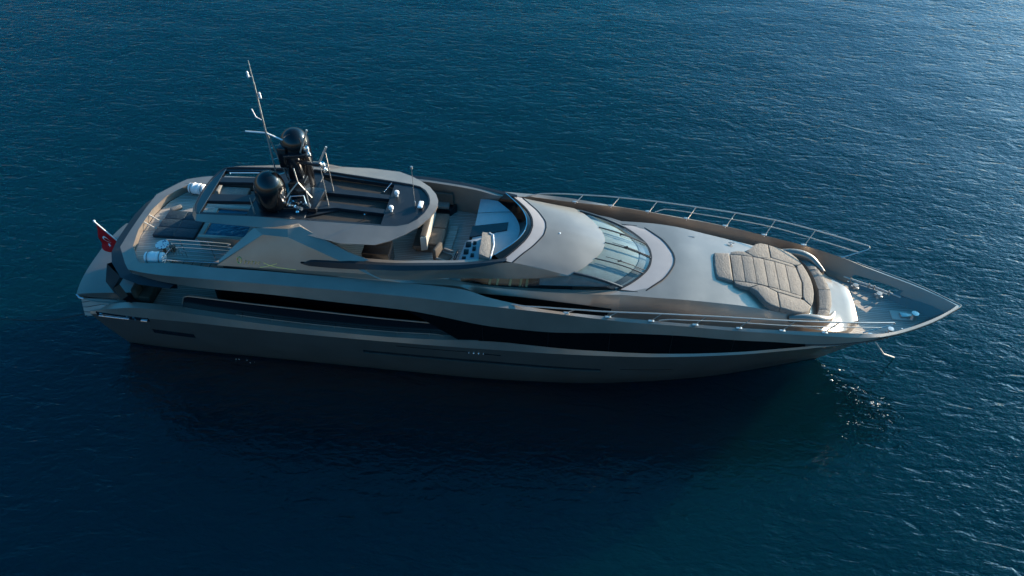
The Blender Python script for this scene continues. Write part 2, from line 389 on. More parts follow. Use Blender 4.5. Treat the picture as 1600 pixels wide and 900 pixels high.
ha, hb = oz_((mid_l, k2_l), 3.13), oz_((mid_l, k2_l), 3.46)
ll = [tline(BT_), tline(WL), mid_l, ha, hb, k2_l]
both(bm, [[(x, 0, -1.3) for x, w_, z in ll[0]]]+ll)
# raked transom below the stairs
def cut_open(bm, z0, z1):
    kill = [f for f in bm.faces if OP0 < f.calc_center_median().x < OP1 and z0 < f.calc_center_median().z < z1 and abs(f.normal.z) < .9]
    bmesh.ops.delete(bm, geom=kill, context='FACES')
bm.normal_update(); cut_open(bm, 3.15, 3.44)
tr = [ll[i][0] for i in (0, 1, 2, 5)]
loft(bm, [[(x, -w_, z) for x, w_, z in tr], [(x, w_, z) for x, w_, z in tr]]); weld(bm, 1e-3)
hull = finish('hull', bm, 'hullpaint', Y, ang=24)
bm = B(); both(bm, [tline(K2), tline(K1)]); finish('hull_chamfer', bm, 'paint', Y)
# antifouling line at the water
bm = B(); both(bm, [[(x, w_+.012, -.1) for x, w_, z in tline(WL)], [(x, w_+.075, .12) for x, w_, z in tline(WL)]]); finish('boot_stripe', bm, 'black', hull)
def hullw(x, z):
    ws = [at(L, x) for L in (WL, MID, K2)]
    zz = [float(q[1][0]) for q in ws]; ww = [float(q[0][0]) for q in ws]
    return float(np.interp(z, zz, ww))
# long side grooves and the small port aft
def hull_strip(name, x0, x1, zf, h, mname, out=.014, n=30, sides=(-1,)):
    bm = B()
    for s in (-1, 1):
        xs = np.linspace(x0, x1, n); up, lo, up2, lo2 = [], [], [], []
        for x in xs:
            z = zf(x)
            up.append((x, s*(hullw(x, z+h/2)+out), z+h/2)); lo.append((x, s*(hullw(x, z-h/2)+out), z-h/2))
            up2.append((x, s*(hullw(x, z+h/2)-.05), z+h/2)); lo2.append((x, s*(hullw(x, z-h/2)-.05), z-h/2))
        loft(bm, [up2, up, lo, lo2], close_v=True)
        quad(bm, up[0], lo[0], lo2[0], up2[0]); quad(bm, up[-1], lo[-1], lo2[-1], up2[-1])
    weld(bm); return finish(name, bm, mname, hull)
zg = lambda x: 2.02-.02*(x-12.6)
hull_strip('side_groove', 12.5, 22.4, zg, .15, 'black')
hull_strip('groove_lip', 12.5, 22.4, lambda x: zg(x)-.12, .07, 'hullpaint', out=.06)
hull_strip('bow_groove', 23.2, 29.3, lambda x: 1.9+.012*(x-23.2)**1.5, .04, 'black')
hull_strip('hull_port', 3.1, 5.0, lambda x: 1.78, .30, 'black')
hull_strip('styling_line', 14.0, 17.0, lambda x: 2.70-.012*(x-14), .035, 'black')
# dark emblem with small studs, dart shaped
bm = B()
for s in (-1, 1):
    for k in range(4):
        x = 17.0+k*.2; c = (x, s*(hullw(x, 2.62)+.02), 2.62)
        bmesh.ops.create_icosphere(bm, subdivisions=2, radius=.04 if k in (1, 2) else .026, matrix=Matrix.Translation(c))
finish('emblem_stud', bm, 'steel', hull)
hull_strip('emblem_dart', 17.6, 18.3, lambda x: 2.6-.04*(x-17.6), .06, 'black')
# chrome lined mooring recess on the aft quarter
hull_strip('mooring_recess', .75, 3.3, lambda x: 2.42+.085*x, .24, 'black', out=.012)
bm = B()
for s in (-1, 1):
    pts = [(x, s*(hullw(x, 2.33+.085*x)+.03), 2.335+.085*x) for x in np.linspace(.85, 3.2, 9)]
    tube(bm, pts[:6], .03); tube(bm, pts[7:], .045)
    for x in (1.0, 2.3, 2.6):
        z = 2.40+.085*x; lathe(bm, (x, s*(hullw(x, z)-.02), z-.08), [(0, 0), (.05, 0), (.04, .1), (.08, .14), (.08, .19), (0, .2)], 12)
finish('mooring_fairlead', bm, 'steel', hull)
# aft deck edge: flat bulwark cap inside the hull edge
cap_in = [(1.0, 2.62, 2.72), (1.5, 2.66, 2.95), (3, 2.86, 3.38), (4.6, 3.0, 3.47), (6.3, 3.12, 3.42), (8.45, 3.22, 3.34), (10.9, 3.3, 3.28), (13.5, 3.33, 3.24), (15.8, 3.36, 3.33), (17.5, 3.4, 3.42)]
xs = np.linspace(1.0, 17.4, 60)
bm = B(); both(bm, [line(K1, xs=xs), line(cap_in, xs=xs), [(x, w_-.03, z-.45) for x, w_, z in line(cap_in, xs=xs)]]); finish('bulwark_cap', bm, 'paint', Y)
bm = B()
for s in (-1, 1):
    pts = [(x, s*(float(at(cap_in, x)[0][0])+.08), float(at(cap_in, x)[1][0])+.10+.0*x) for x in np.linspace(7.3, 15.6, 30)]
    pts += [(15.9, pts[-1][1], pts[-1][2]-.04), (16.05, pts[-1][1], pts[-1][2]-.13)]
    tube(bm, pts, .016)
    for x in np.linspace(7.5, 15.4, 7):
        w_ = float(at(cap_in, x)[0][0])+.08; z = float(at(cap_in, x)[1][0]); tube(bm, [(x, s*w_, z-.02), (x, s*w_, z+.1)], .016, 6)
finish('cap_rail', bm, 'paint', Y)

# side decks and the main deck inside (teak)
bm = B()
ol = [(.5, 2.55), (1.5, 2.64), (3, 2.84), (6, 3.08), (12, 3.27), (17, 3.35), (22, 3.3)]
prism(bm, [(x, -w_) for x, w_ in ol]+[(x, w_) for x, w_ in ol[::-1]], 2.55, 2.9)
finish('main_deck', bm, 'teak', Y)
# stern stair plank beside the garage lid
bm = B()
for s in (-1, 1):
    prism(bm, [(-.02, s*2.42), (1.7, s*2.36), (1.2, s*2.7), (.45, s*2.82), (.14, s*2.86)], lambda x, y: 2.3, lambda x, y: 2.95-.75*max(0, (abs(y)-2.45)/.42)*(1 if x < .9 else .35), .01)
finish('stern_step', bm, 'teak', Y)
# garage lid: cambered aft deck that closes the transom
bm = B(); rows = []
for u in np.linspace(0, 1, 12):
    row = []
    for v in np.linspace(-1, 1, 29):
        y = 2.42*v
        xa = -.40+.26*abs(v)**2.6; x = xa+(2.6-xa)*u
        z = 3.20-.06*abs(v)**3+.36*u**.8*(1)
        row.append((x, y, z))
    rows.append(row)
low = [(x+.30, y*.99, 2.2) for x, y, z in rows[0]]
loft(bm, [low]+rows)
for s in (0, -1):
    e = [r[s] for r in rows]; loft(bm, [e, [(x, y, 3.02) for x, y, z in e]])
weld(bm); finish('garage_lid', bm, 'hullpaint', Y, ang=40)
bm = B()
for s in (-1, 1): prism(bm, [(.3, s*2.3), (1.6, s*2.3), (1.6, s*2.39), (.3, s*2.39)], 2.6, 3.0)
finish('stair_well', bm, 'black', Y)
bm = B()
for s in (-1, 1):
    tube(bm, [(-.16, s*2.38, 3.08), (.02, s*2.52, 3.04), (.22, s*2.55, 3.02)], .05)
finish('stern_cleat', bm, 'steel', Y)

# black bulwark wing with a steel cap rail along the side deck
TOPR = [(5.0, 3.12, 3.6), (5.12, 3.13, 4.05), (5.5, 3.16, 4.2), (6.7, 3.21, 4.17), (9.2, 3.33, 4.14), (11.7, 3.38, 4.06), (13.6, 3.41, 4.0), (15.5, 3.44, 3.98), (17.2, 3.46, 3.85)]
xs = np.linspace(5.0, 17.0, 60)
top = line(TOPR, xs=xs); bot = [(x, float(at(cap_in, x)[0][0])-.01, float(at(cap_in, x)[1][0])-.03) for x in xs]
bm = B(); both(bm, [bot, top, [(x, w_-.10, z) for x, w_, z in top], [(x, w_-.12, z-.04) for x, w_, z in bot]]); finish('bulwark_wing', bm, 'black', Y)
bm = B()
for s in (-1, 1):
    tube(bm, [(x, s*(w_-.03), z+.045) for x, w_, z in line(TOPR, xs=np.linspace(5.02, 15.6, 60))], .034)
finish('wing_cap_rail', bm, 'paint', Y)

# saloon: black glass wall under the overhang, aft bulkhead
bm = B()
ol = [(6.2, 2.4), (6.6, 2.6), (15, 2.75), (21, 2.72), (21, 2.5)]
prism(bm, [(x, -w_) for x, w_ in ol]+[(x, w_) for x, w_ in ol[::-1]], 2.85, 5.0)
finish('saloon_glass', bm, 'glass', Y)

# upper shell: the silver wing running from the aft overhang to the bow
BTL = [(3.3, 3.03, 5.26), (4.5, 3.22, 5.07), (6.1, 3.33, 5.0), (8.8, 3.45, 5.03), (11.85, 3.52, 4.93), (14.7, 3.55, 4.79), (15.6, 3.56, 4.66), (18.1, 3.57, 4.25), (20, 3.57, 4.18), (22.5, 3.56, 4.36), (23.7, 3.56, 4.44), (25, 3.5, 4.43), (27.5, 3.33, 4.24), (29, 3.14, 4.1), (30, 2.97, 3.93), (31.3, 2.75, 3.82), (32.7, 2.42, 3.80), (33.5, 2.09, 3.775), (34.5, 1.64, 3.77), (35.66, .99, 3.77), (36.5, .37, 3.77), (36.99, 0, 3.775)]
SCL = [(3.25, 3.08, 5.47), (4, 3.27, 5.53), (5, 3.4, 5.58), (6.9, 3.49, 5.63), (9, 3.58, 5.69), (12, 3.64, 5.70), (14.8, 3.67, 5.64), (17, 3.68, 5.5), (20, 3.67, 5.34), (23, 3.57, 5.04), (25.4, 3.39, 4.85), (26.8, 3.29, 4.71), (28.8, 3.05, 4.48), (30.9, 2.72, 4.2), (32.6, 2.40, 3.95), (33.5, 2.1, 3.83), (34.5, 1.65, 3.79), (35.66, 1.0, 3.79), (36.5, .38, 3.79), (37, 0, 3.79)]
INL = [(3.25, 2.72, 5.5), (4.2, 2.68, 5.56), (5, 2.72, 5.64), (6, 2.9, 5.78), (7, 3.06, 5.88), (8.5, 3.08, 5.91), (10.9, 3.07, 5.86), (14, 3.05, 5.79), (15.5, 3.06, 5.76), (16.9, 3.12, 5.70), (17.8, 3.24, 5.5), (18.9, 3.4, 5.42), (19.8, 3.46, 5.31), (20.9, 3.47, 5.22), (22.6, 3.46, 5.14), (23.75, 3.40, 5.05), (25.45, 3.28, 4.89), (26.8, 3.18, 4.77), (28.8, 2.94, 4.56), (30.9, 2.62, 4.31), (32.6, 2.26, 4.04), (33.5, 1.98, 3.86), (34.5, 1.52, 3.80), (35.66, .87, 3.80), (36.5, .27, 3.80), (36.8, 0, 3.8)]
DKL = [(3.25, 2.7, 5.2), (7, 2.9, 5.2), (10, 2.9, 5.3), (15.5, 2.9, 5.3), (17, 3.05, 4.6), (18.5, 3.25, 4.3), (22.6, 3.28, 4.22), (25.4, 3.06, 4.08), (28.8, 2.7, 3.8), (30.9, 2.32, 3.45), (32.6, 1.86, 3.12), (33.5, 1.56, 3.02), (34.5, 1.08, 3.0), (35.3, .6, 3.0), (36, .15, 3.0), (36.2, 0, 3.0)]
def lean(L, d, x0=4.0, x1=26.0):
    o_ = []
    for x, w_, z in L:
        k = max(0, min(1, (x-x0)/3))*max(0, min(1, (x1-x)/5)); o_.append((x+.3*d*k, w_+d*k, z+.92*d*k))
    return o_
BTL = lean(BTL, .17); SCL = lean(SCL, -.07, 4, 20)
SOF = [(3.3, 2.6, 5.1), (8, 2.7, 5.0), (14, 2.9, 4.85), (17, 3.3, 4.5), (18.5, 3.45, 4.2)]
bm = B(); both(bm, [tline(BTL), tline(SCL), tline(INL)])
shell = finish('upper_shell', bm, 'paint', Y, ang=20)
inl, dkl = tline(INL), tline(DKL)
ia, ib = oz_((dkl, inl), 3.13), oz_((dkl, inl), 3.46)
bm = B(); both(bm, [inl, ib, ia, dkl]); bm.normal_update(); cut_open(bm, 3.15, 3.44); finish('inner_bulwark', bm, 'hullpaint', shell, ang=35)
def rs(P): xs_ = np.linspace(OP0-.15, OP1+.15, 16); a = np.array(sorted(P)); return [(float(x), float(np.interp(x, a[:, 0], a[:, 1])), float(np.interp(x, a[:, 0], a[:, 2]))) for x in xs_]
for q0, q1 in ((ha, ia), (hb, ib)):
    bm = B(); both(bm, [rs(q0), rs(q1)]); finish('hawse_liner', bm, 'paint', shell)
xs = np.linspace(3.3, 18.4, 40)
bm = B(); both(bm, [line(BTL, xs=xs), line(SOF, xs=xs)]); finish('overhang_soffit', bm, 'black', shell)
# dark rub strip just under the bow cap
bm = B()
for s in (-1, 1):
    tube(bm, [(x, s*(w_+.015), z-.03) for x, w_, z in line(BTL, xs=np.linspace(30.2, 36.9, 40))], .035, 6)
finish('rub_strip', bm, 'black', shell)
bm = B()
tube(bm, [(x, -(w_+.02), z+.015) for x, w_, z in line(SCL, xs=np.linspace(33.2, 36.9, 30))]+[(x, (w_+.02), z+.015) for x, w_, z in line(SCL, xs=np.linspace(36.98, 33.2, 30))], .02, 6)
finish('cap_trim', bm, 'paint', shell)

# black glass band between hull and shell
xs = np.linspace(14.6, 31.4, 80)
sl_ = (31.4-xs)/(31.4-14.6)
k1 = line(K1, xs=xs+2.0*sl_**3); bt = line(BTL, xs=xs)
mid_ = [((a[0]+b[0])/2, (a[1]+b[1])/2-.03, (a[2]+b[2])/2) for a, b in zip(k1, bt)]
bm = B(); both(bm, [[(x, w_-.03, z-.01) for x, w_, z in k1], mid_, [(x, w_-.02, z+.01) for x, w_, z in bt]])
band = finish('glass_band', bm, 'glass', Y)
bm = B()
for x in (17.6, 20.2, 22.6, 25.0, 27.4):
    a = line(K1, xs=[x])[0]; b = line(BTL, xs=[x])[0]
    for s in (-1, 1):
        tube(bm, [(x, s*(a[1]-.025), a[2]), (x, s*((a[1]+b[1])/2-.025), (a[2]+b[2])/2), (x, s*(b[1]-.015), b[2])], .012, 6)
finish('glass_joint', bm, 'seam', Y)

# aft coaming round the fly deck
def arc_aft(xc, xs_, w1, xe, we, z0, z1=None, n=9):
    """half outline (w>=0) centre -> side"""
    return [(xc, 0), (xc+.0, w1*.6), (xs_, w1), (xe, we)]
out = [(2.27, 0), (2.28, .9), (2.33, 1.8), (2.98, 2.76), (3.25, 3.08)]
inn = [(2.62, 0), (2.63, .7), (2.86, 1.72), (3.42, 2.55), (3.6, 2.69)]
def densify(P, n=5):
    o_ = []
    for a, b in zip(P[:-1], P[1:]):
        for k in range(n): o_.append((a[0]+(b[0]-a[0])*k/n, a[1]+(b[1]-a[1])*k/n))
    return o_+[P[-1]]
O = densify(out); I = densify(inn)
def fullring(H, z): return [(x, -w_, z) for x, w_ in H[::-1]]+[(x, w_, z) for x, w_ in H[1:]]
bm = B()
oz = lambda H, zc, ze: [(x, s*w_, zc+(ze-zc)*(w_/3.08)**4) for s, seq in ((-1, H[::-1]), (1, H[1:])) for x, w_ in seq]
o_low = [(x+(.06), w_) for x, w_ in O]
loft(bm, [oz(o_low, 5.22, 5.26), oz(O, 5.49, 5.475), oz(I, 5.53, 5.5), fullring(I, 5.2)]); weld(bm)
finish('aft_coaming', bm, 'paint', shell, ang=25)
# glossy dark fascia wrapped below the coaming, with the leaning quarter pillars
f_out = [(1.60, 0), (1.62, .9), (1.75, 1.7), (2.05, 2.3), (2.8, 3.12), (3.7, 3.42), (5, 3.5)]
f_in = [(2.33, 0), (2.34, .9), (2.39, 1.8), (3.0, 2.72), (3.3, 3.0), (4.1, 3.16), (5.2, 3.22)]
FO = densify(f_out); FI = densify(f_in)
fz = lambda H, a, b: [(x, s*w_, a+(b-a)*min(1, max(0, (x-1.6)/3.4))) for s, seq in ((-1, H[::-1]), (1, H[1:])) for x, w_ in seq]
bm = B(); loft(bm, [fz(FI, 4.9, 4.9), fz([(x+.25, w_*.96) for x, w_ in FO], 4.86, 4.88), fz(FO, 5.05, 4.97), fz(FI, 5.28, 5.06)], close_v=True); weld(bm)
finish('overhang_fascia', bm, 'anthracite', Y, ang=30)
bm = B()
for s in (-1, 1):
    A = [(1.85, s*2.35, 5.0), (2.75, s*3.05, 5.0), (2.9, s*2.7, 5.0), (2.2, s*2.1, 5.0)]
    C = [(1.55, s*2.5, 4.1), (2.05, s*2.85, 4.1), (2.2, s*2.6, 4.1), (1.75, s*2.35, 4.1)]
    D = [(1.75, s*2.55, 3.5), (2.25, s*2.88, 3.5), (2.4, s*2.65, 3.5), (1.95, s*2.4, 3.5)]
    E_ = [(2.3, s*2.6, 2.88), (3.1, s*2.9, 3.1), (3.1, s*2.72, 2.88), (2.5, s*2.45, 2.88)]
    loft(bm, [P+[P[0]] for P in (A, C, D, E_)])
weld(bm); finish('quarter_pillar', bm, 'anthracite', Y, ang=30)

# fly deck floor
bm = B()
ol = [(2.66, 0), (2.66, .72), (2.9, 1.72), (3.45, 2.55), (3.7, 2.7), (7, 2.86), (10, 2.86), (16.8, 2.62)]
prism(bm, [(x, -w_) for x, w_ in ol]+[(x, w_) for x, w_ in ol[::-1] if w_ > 0], 5.08, 5.2)
finish('fly_deck', bm, 'teak', Y)
# stair opening to the main deck, near side
bm = B(); box(bm, (5.75, -2.34, 5.205), (2.3, .62, .02)); finish('stair_opening', bm, 'wood', Y)
bm = B()
for k in range(6): box(bm, (4.75+.38*k, -2.34, 5.217+.0*k), (.03, .6, .012))
finish('stair_tread', bm, 'black', Y)

# superstructure side: coaming face, side windows
S0 = [(10, 3.04, 5.8), (15.5, 3.0, 5.6), (16.6, 2.86, 5.1), (17.3, 2.78, 4.3), (18.7, 2.76, 4.24), (22.9, 2.66, 4.2)]
S1 = [(10, 3.05, 5.86), (14, 3.05, 5.79), (16, 2.96, 5.73), (16.7, 2.86, 5.6), (17.3, 2.79, 5.28), (18.7, 2.77, 5.22), (20.7, 2.74, 5.05), (22, 2.69, 4.9), (22.9, 2.585, 4.735)]
S2 = [(10, 3.045, 5.89), (14, 3.04, 5.83), (16, 2.82, 5.74), (17.6, 2.67, 5.5), (19.9, 2.62, 5.41), (22.2, 2.46, 5.34), (22.9, 2.31, 5.262)]
S3 = [(10, 3.03, 5.92), (14, 3.02, 5.86), (16.2, 2.62, 5.73), (17.4, 2.53, 5.48), (19.4, 2.38, 5.34), (20.7, 2.28, 5.30), (21.8, 2.19, 5.29), (22.9, 2.06, 5.265)]
S4 = [(10, 3.02, 5.95), (14, 3.01, 5.89), (16.2, 2.60, 5.76), (18.6, 2.30, 5.69), (20.3, 2.17, 5.79), (20.9, 2.14, 5.89), (22.9, 2.05, 5.29)]
S5 = [(11.9, 2.70, 6.34), (12.6, 2.80, 6.35), (13.3, 2.95, 6.37), (14, 2.97, 6.37), (15.3, 2.82, 6.37), (16.7, 2.6, 6.36), (18, 2.22, 6.36), (18.63, 2.08, 6.34), (19.5, 2.08, 6.2), (20.2, 2.12, 6.07), (20.85, 2.14, 5.92), (22.9, 2.04, 5.31)]
xs = np.concatenate([np.linspace(11.9, 20.85, 70), np.linspace(20.95, 22.9, 12)])
L = [line(q, xs=xs) for q in (S0, S1, S2, S3)]
xs2 = np.linspace(11.9, 20.85, 70)
bm = B(); both(bm, L)
s4 = line(S4, xs=xs2); s5 = line(S5, xs=xs2)
mid4 = [(a[0], (a[1]+b[1])/2+.03, (a[2]+b[2])/2) for a, b in zip(s4, s5)]
both(bm, [s4, mid4, s5])
xs3 = np.linspace(11.9, 16.2, 30); both(bm, [line(S3, xs=xs3), line(S4, xs=xs3)])
weld(bm, 2e-4); side = finish('superstructure_side', bm, 'paint', Y, ang=26)
# side windows (dark aft part, bluish front part)
xs4 = np.linspace(16.2, 20.9, 40); xs5 = np.linspace(20.95, 22.6, 14)
a = line(S3, xs=np.concatenate([xs4, xs5])); b = line(S4, xs=np.concatenate([xs4, xs5]))
ins = lambda P, d: [(x, w_-d, z) for x, w_, z in P]
bm = B(); both(bm, [ins(a, .015), ins(b, .015)]); finish('side_window', bm, 'pane', Y)
bm = B(); both(bm, [ins(a[:30], .14), ins(b[:30], .14)]); finish('window_liner', bm, 'black', Y)
bm = B(); both(bm, [ins(a[29:], .2), ins(b[29:], .2)]); finish('window_blind', bm, 'blind', Y)
bm = B()
for s in (-1, 1):
    for x in (17.75, 18.05, 18.55, 18.95, 19.2):
        p = line(S3, xs=[x])[0]; q = line(S4, xs=[x])[0]
        tube(bm, [(x, s*(p[1]-.07), p[2]), (x+.05, s*(q[1]-.07), q[2])], .05, 6)
finish('curtain', bm, 'curtain', Y)
# black slit windows above the fore side deck
bm = B()
xsl = np.linspace(17.35, 22.6, 30)
both(bm, [[(x, w_+.012, 4.3) for x, w_, z in line(S1, xs=xsl)], [(x, w_+.012, z-.02) for x, w_, z in line(S1, xs=xsl)]]); finish('deck_window', bm, 'glass', Y)
# dark blade along the coaming
BU = [(10.55, 2.98, 6.36), (10.9, 2.99, 6.5), (12, 2.98, 6.53), (14, 2.93, 6.54), (15.3, 2.79, 6.53), (16.7, 2.57, 6.49), (17.5, 2.36, 6.47), (18.4, 2.12, 6.46)]
BL = [(10.55, 3.0, 6.34), (10.9, 3.04, 6.3), (12, 3.06, 6.3), (14, 3.05, 6.38), (15.3, 2.91, 6.38), (16.7, 2.69, 6.36), (17.6, 2.42, 6.37), (18.4, 2.13, 6.44)]
xs = np.linspace(10.55, 18.4, 50)
bm = B(); u = line(BU, xs=xs); l_ = line(BL, xs=xs)
both(bm, [[(x, w_-.14, z-.06) for x, w_, z in l_], l_, u, [(x, w_-.16, z-.01) for x, w_, z in u]]); finish('coaming_blade', bm, 'anthracite', Y, ang=35)
# coaming top and inner wall
CU = [(11.9, 2.66, 6.46), (12.6, 2.72, 6.49), (14, 2.79, 6.52), (15.3, 2.66, 6.51), (16.7, 2.44, 6.47), (17.5, 2.22, 6.44), (18.25, 2.07, 6.42)]
CI = [(11.9, 2.55, 6.46), (12.6, 2.58, 6.5), (14, 2.6, 6.51), (15.3, 2.47, 6.5), (16.7, 2.26, 6.46), (17.5, 2.05, 6.42), (18.25, 1.98, 6.40)]
xs = np.linspace(11.9, 18.25, 50)
bm = B(); ci = line(CI, xs=xs)
both(bm, [[(x, w_, z-.14) for x, w_, z in line(CU, xs=xs)], line(CU, xs=xs), ci, [(x, w_-.04, 5.2) for x, w_, z in ci]]); finish('coaming_top', bm, 'paint', Y, ang=35)

# ------------------------------------------------ wheelhouse roof, windscreen, fore coachroof
def arc(pts, u):
    """pts: (w, x, z) from side to centre; u in [-1,1] -> point, symmetric"""
    P = sorted(pts); ws = [p[0] for p in P]; W = ws[-1]; a = abs(u)*W
    x = pchip(ws, [p[1] for p in P], a)[0]; z = pchip(ws, [p[2] for p in P], a)[0]
    return (float(x), math.copysign(a, u), float(z))
U = np.linspace(-1, 1, 41)
FI_ = [(2.06, 18.19, 6.40), (1.67, 18.5, 6.45), (1.23, 18.81, 6.5), (.86, 19.02, 6.52), (.4, 19.18, 6.54), (0, 19.23, 6.55)]
FL_ = [(2.08, 18.63, 6.35), (1.59, 18.99, 6.41), (1.15, 19.33, 6.44), (.74, 19.57, 6.46), (.35, 19.74, 6.48), (0, 19.78, 6.49)]
RF_ = [(2.14, 20.84, 5.92), (1.73, 21.32, 5.95), (1.05, 21.84, 5.955), (.51, 22.12, 5.96), (.2, 22.19, 5.965), (0, 22.2, 5.97)]
WB_ = [(2.06, 22.79, 5.27), (1.62, 23.3, 5.28), (1.12, 23.74, 5.29), (.77, 23.96, 5.295), (.37, 24.09, 5.3), (0, 24.13, 5.3)]
PO_ = [(2.07, 23.8, 5.22), (1.62, 24.24, 5.265), (1.19, 24.64, 5.275), (.68, 24.92, 5.28), (.3, 25.06, 5.28), (0, 25.1, 5.28)]
fi = [arc(FI_, u) for u in U]; fl = [arc(FL_, u) for u in U]; rf = [arc(RF_, u) for u in U]; wb = [arc(WB_, u) for u in U]; po = [arc(PO_, u) for u in U]
def between(A_, B_, t, bulge=0):
    return [tuple(a[i]*(1-t)+b[i]*t+(bulge*math.sin(math.pi*t) if i == 2 else 0) for i in range(3)) for a, b in zip(A_, B_)]
side_damp = [1-abs(u)**4 for u in U]
def roofrow(t):
    r = between(fl, rf, t); return [(x, y, z+.075*math.sin(math.pi*t)*d) for (x, y, z), d in zip(r, side_damp)]
bm = B(); rows = [fl]+[roofrow(t) for t in np.linspace(.08, .96, 13)]+[rf, [(x-.06, y*.985, z-.05) for x, y, z in rf]]
loft(bm, rows); roof = finish('wheelhouse_roof', bm, 'paint', Y, ang=45)
bm = B(); loft(bm, [[(x, y, z-.02) for x, y, z in fi], fi, between(fi, fl, .5, .012), fl]); finish('roof_panel', bm, 'panel', roof)
bm = B(); strip(bm, [(x, y, z+.004) for x, y, z in fl], .05); strip(bm, [(x, y, z+.004) for x, y, z in fi], .07); finish('roof_seam', bm, 'seam', roof)
# windscreen
gl = [between(rf, wb, t, .07) for t in np.linspace(0.015, 1, 9)]
gl[0] = [(x-.02, y, z-.02) for x, y, z in gl[0]]
bm = B(); loft(bm, gl); ws_o = finish('windscreen', bm, 'pane', Y)
inn_ = [[(x-.10, y*.97, z-.09) for x, y, z in between(rf, wb, t, .05)] for t in np.linspace(.02, .80, 7)]
bm = B(); loft(bm, [r[2:-2] for r in inn_]); finish('sun_blind', bm, 'blind', ws_o)
inn2 = [[(x-.07, y*.98, z-.07) for x, y, z in between(rf, wb, t, .05)] for t in np.linspace(.80, 1.0, 4)]
bm = B(); loft(bm, inn2); finish('dash_shelf', bm, 'anthracite', ws_o)
bm = B()
for u in (-.93, -.50, -.03, .42, .90):
    u2 = u*.86 if abs(u) > .2 else u*.5
    p = Vector(arc(RF_, u)); q = Vector(arc(WB_, u)); k = []
    for t in np.linspace(0, 1, 8):
        v = p*(1-t)+q*t; v.z += .07*math.sin(math.pi*t)+.015; k.append(v)
    tube(bm, k, .028 if abs(u) < .9 else .06, 6)
finish('windscreen_mullion', bm, 'anthracite', ws_o)
for u in (-.43, -.015, .36):
    bm = B(); p = Vector(arc(RF_, u)); q = Vector(arc(WB_, u+.0)); f = lambda t, du=0: (Vector(arc(RF_, u+du))*(1-t)+Vector(arc(WB_, u+du))*t)+Vector((0, 0, .07*math.sin(math.pi*t)+.05))
    tube(bm, [f(.98), f(.7), f(.42)], .016, 6); tube(bm, [f(.75, .01), f(.42, .012), f(.16, .014)], .013, 6); box(bm, f(.45), (.16, .05, .04), .4)
    finish('wiper', bm, 'seam', ws_o)
bm = B(); strip(bm, [(x, y, z+.01) for x, y, z in wb], .10); finish('windscreen_seal', bm, 'seam', ws_o)
# panel in front of the windscreen
bm = B(); loft(bm, [[(x, y, z+.0) for x, y, z in wb], between(wb, po, .5, .015), po]); pn = finish('foredeck_panel', bm, 'panel', Y)
bm = B(); strip(bm, [(x, y, z+.008) for x, y, z in po], .055)
for s in (-1, 1): strip(bm, [(wb[0][0], s*wb[-1][1], wb[0][2]+.01), (po[0][0], s*po[-1][1], po[0][2]+.01)], .04)
finish('panel_seam', bm, 'seam', pn)
# fore coachroof
CC = [(22.7, 0, 5.26), (24.2, 0, 5.275), (25.1, 0, 5.265), (26.6, 0, 5.10), (28, 0, 4.86), (29.5, 0, 4.55), (30.7, 0, 3.98), (31.4, 0, 3.70), (32.1, 0, 3.60), (32.62, 0, 3.52), (32.78, 0, 3.46), (32.86, 0, 3.32)]
CR = [(22.7, 2.30, 5.26), (24, 2.32, 5.24), (25.1, 2.27, 5.19), (26.5, 2.12, 5.01), (28, 1.98, 4.78), (29.5, 1.92, 4.46), (30.7, 1.88, 4.02), (31.3, 1.76, 3.74), (32.0, 1.40, 3.59), (32.5, 1.1, 3.51), (32.72, .93, 3.45), (32.83, .82, 3.31)]
CL = [(22.7, 2.58, 4.74), (25, 2.5, 4.62), (27.5, 2.36, 4.34), (29.4, 2.18, 4.1), (30.8, 2.04, 3.85), (31.6, 1.85, 3.62), (32.2, 1.5, 3.4), (32.65, 1.05, 3.25), (32.82, .8, 3.2)]
CF = [(22.7, 2.66, 4.2), (25, 2.58, 4.05), (27.5, 2.44, 3.82), (29.4, 2.26, 3.55), (30.8, 2.12, 3.35), (31.6, 1.93, 3.2), (32.2, 1.58, 3.06), (32.65, 1.12, 3.0), (32.84, .86, 2.98)]
def cline(L): return tline(L)
cc = cline(CC); cr = cline(CR); cl = cline(CL); cf = cline(CF)
qtr = [(a[0]*.5+b[0]*.5, b[1]*.5, (a[2]+b[2])/2+.012) for a, b in zip(cc, cr)]
bm = B()
for s in (-1, 1): loft(bm, [[(x, s*w_, z) for x, w_, z in q] for q in (cc, qtr, cr, cl, cf)])
e = [q[-1] for q in (cc, qtr, cr, cl, cf)]
nose = [(x, -w_, z) for x, w_, z in e[::-1]]+[(x, w_, z) for x, w_, z in e[1:]]
loft(bm, [nose, [(x+.03, y, min(z, 2.98)) for x, y, z in nose]])
weld(bm, 3e-4); coach = finish('fore_coachroof', bm, 'paint', Y, ang=28)
# fore side decks and bow deck
FD = [(17.2, 3.08, 4.33), (18.5, 3.27, 4.30), (22.6, 3.3, 4.2), (25.4, 3.08, 4.06), (28.8, 2.72, 3.78), (30.9, 2.34, 3.43), (32.6, 1.88, 3.1), (33.5, 1.58, 3.0), (34.5, 1.1, 2.99), (35.3, .62, 2.99), (36, .17, 2.99)]
xs = np.linspace(17.2, 36, 60); a = line(FD, xs=xs)
bm = B(); loft(bm, [[(x, -w_, z) for x, w_, z in a], [(x, 0, z) for x, w_, z in a], [(x, w_, z) for x, w_, z in a]]); finish('bow_deck', bm, 'teak', Y)

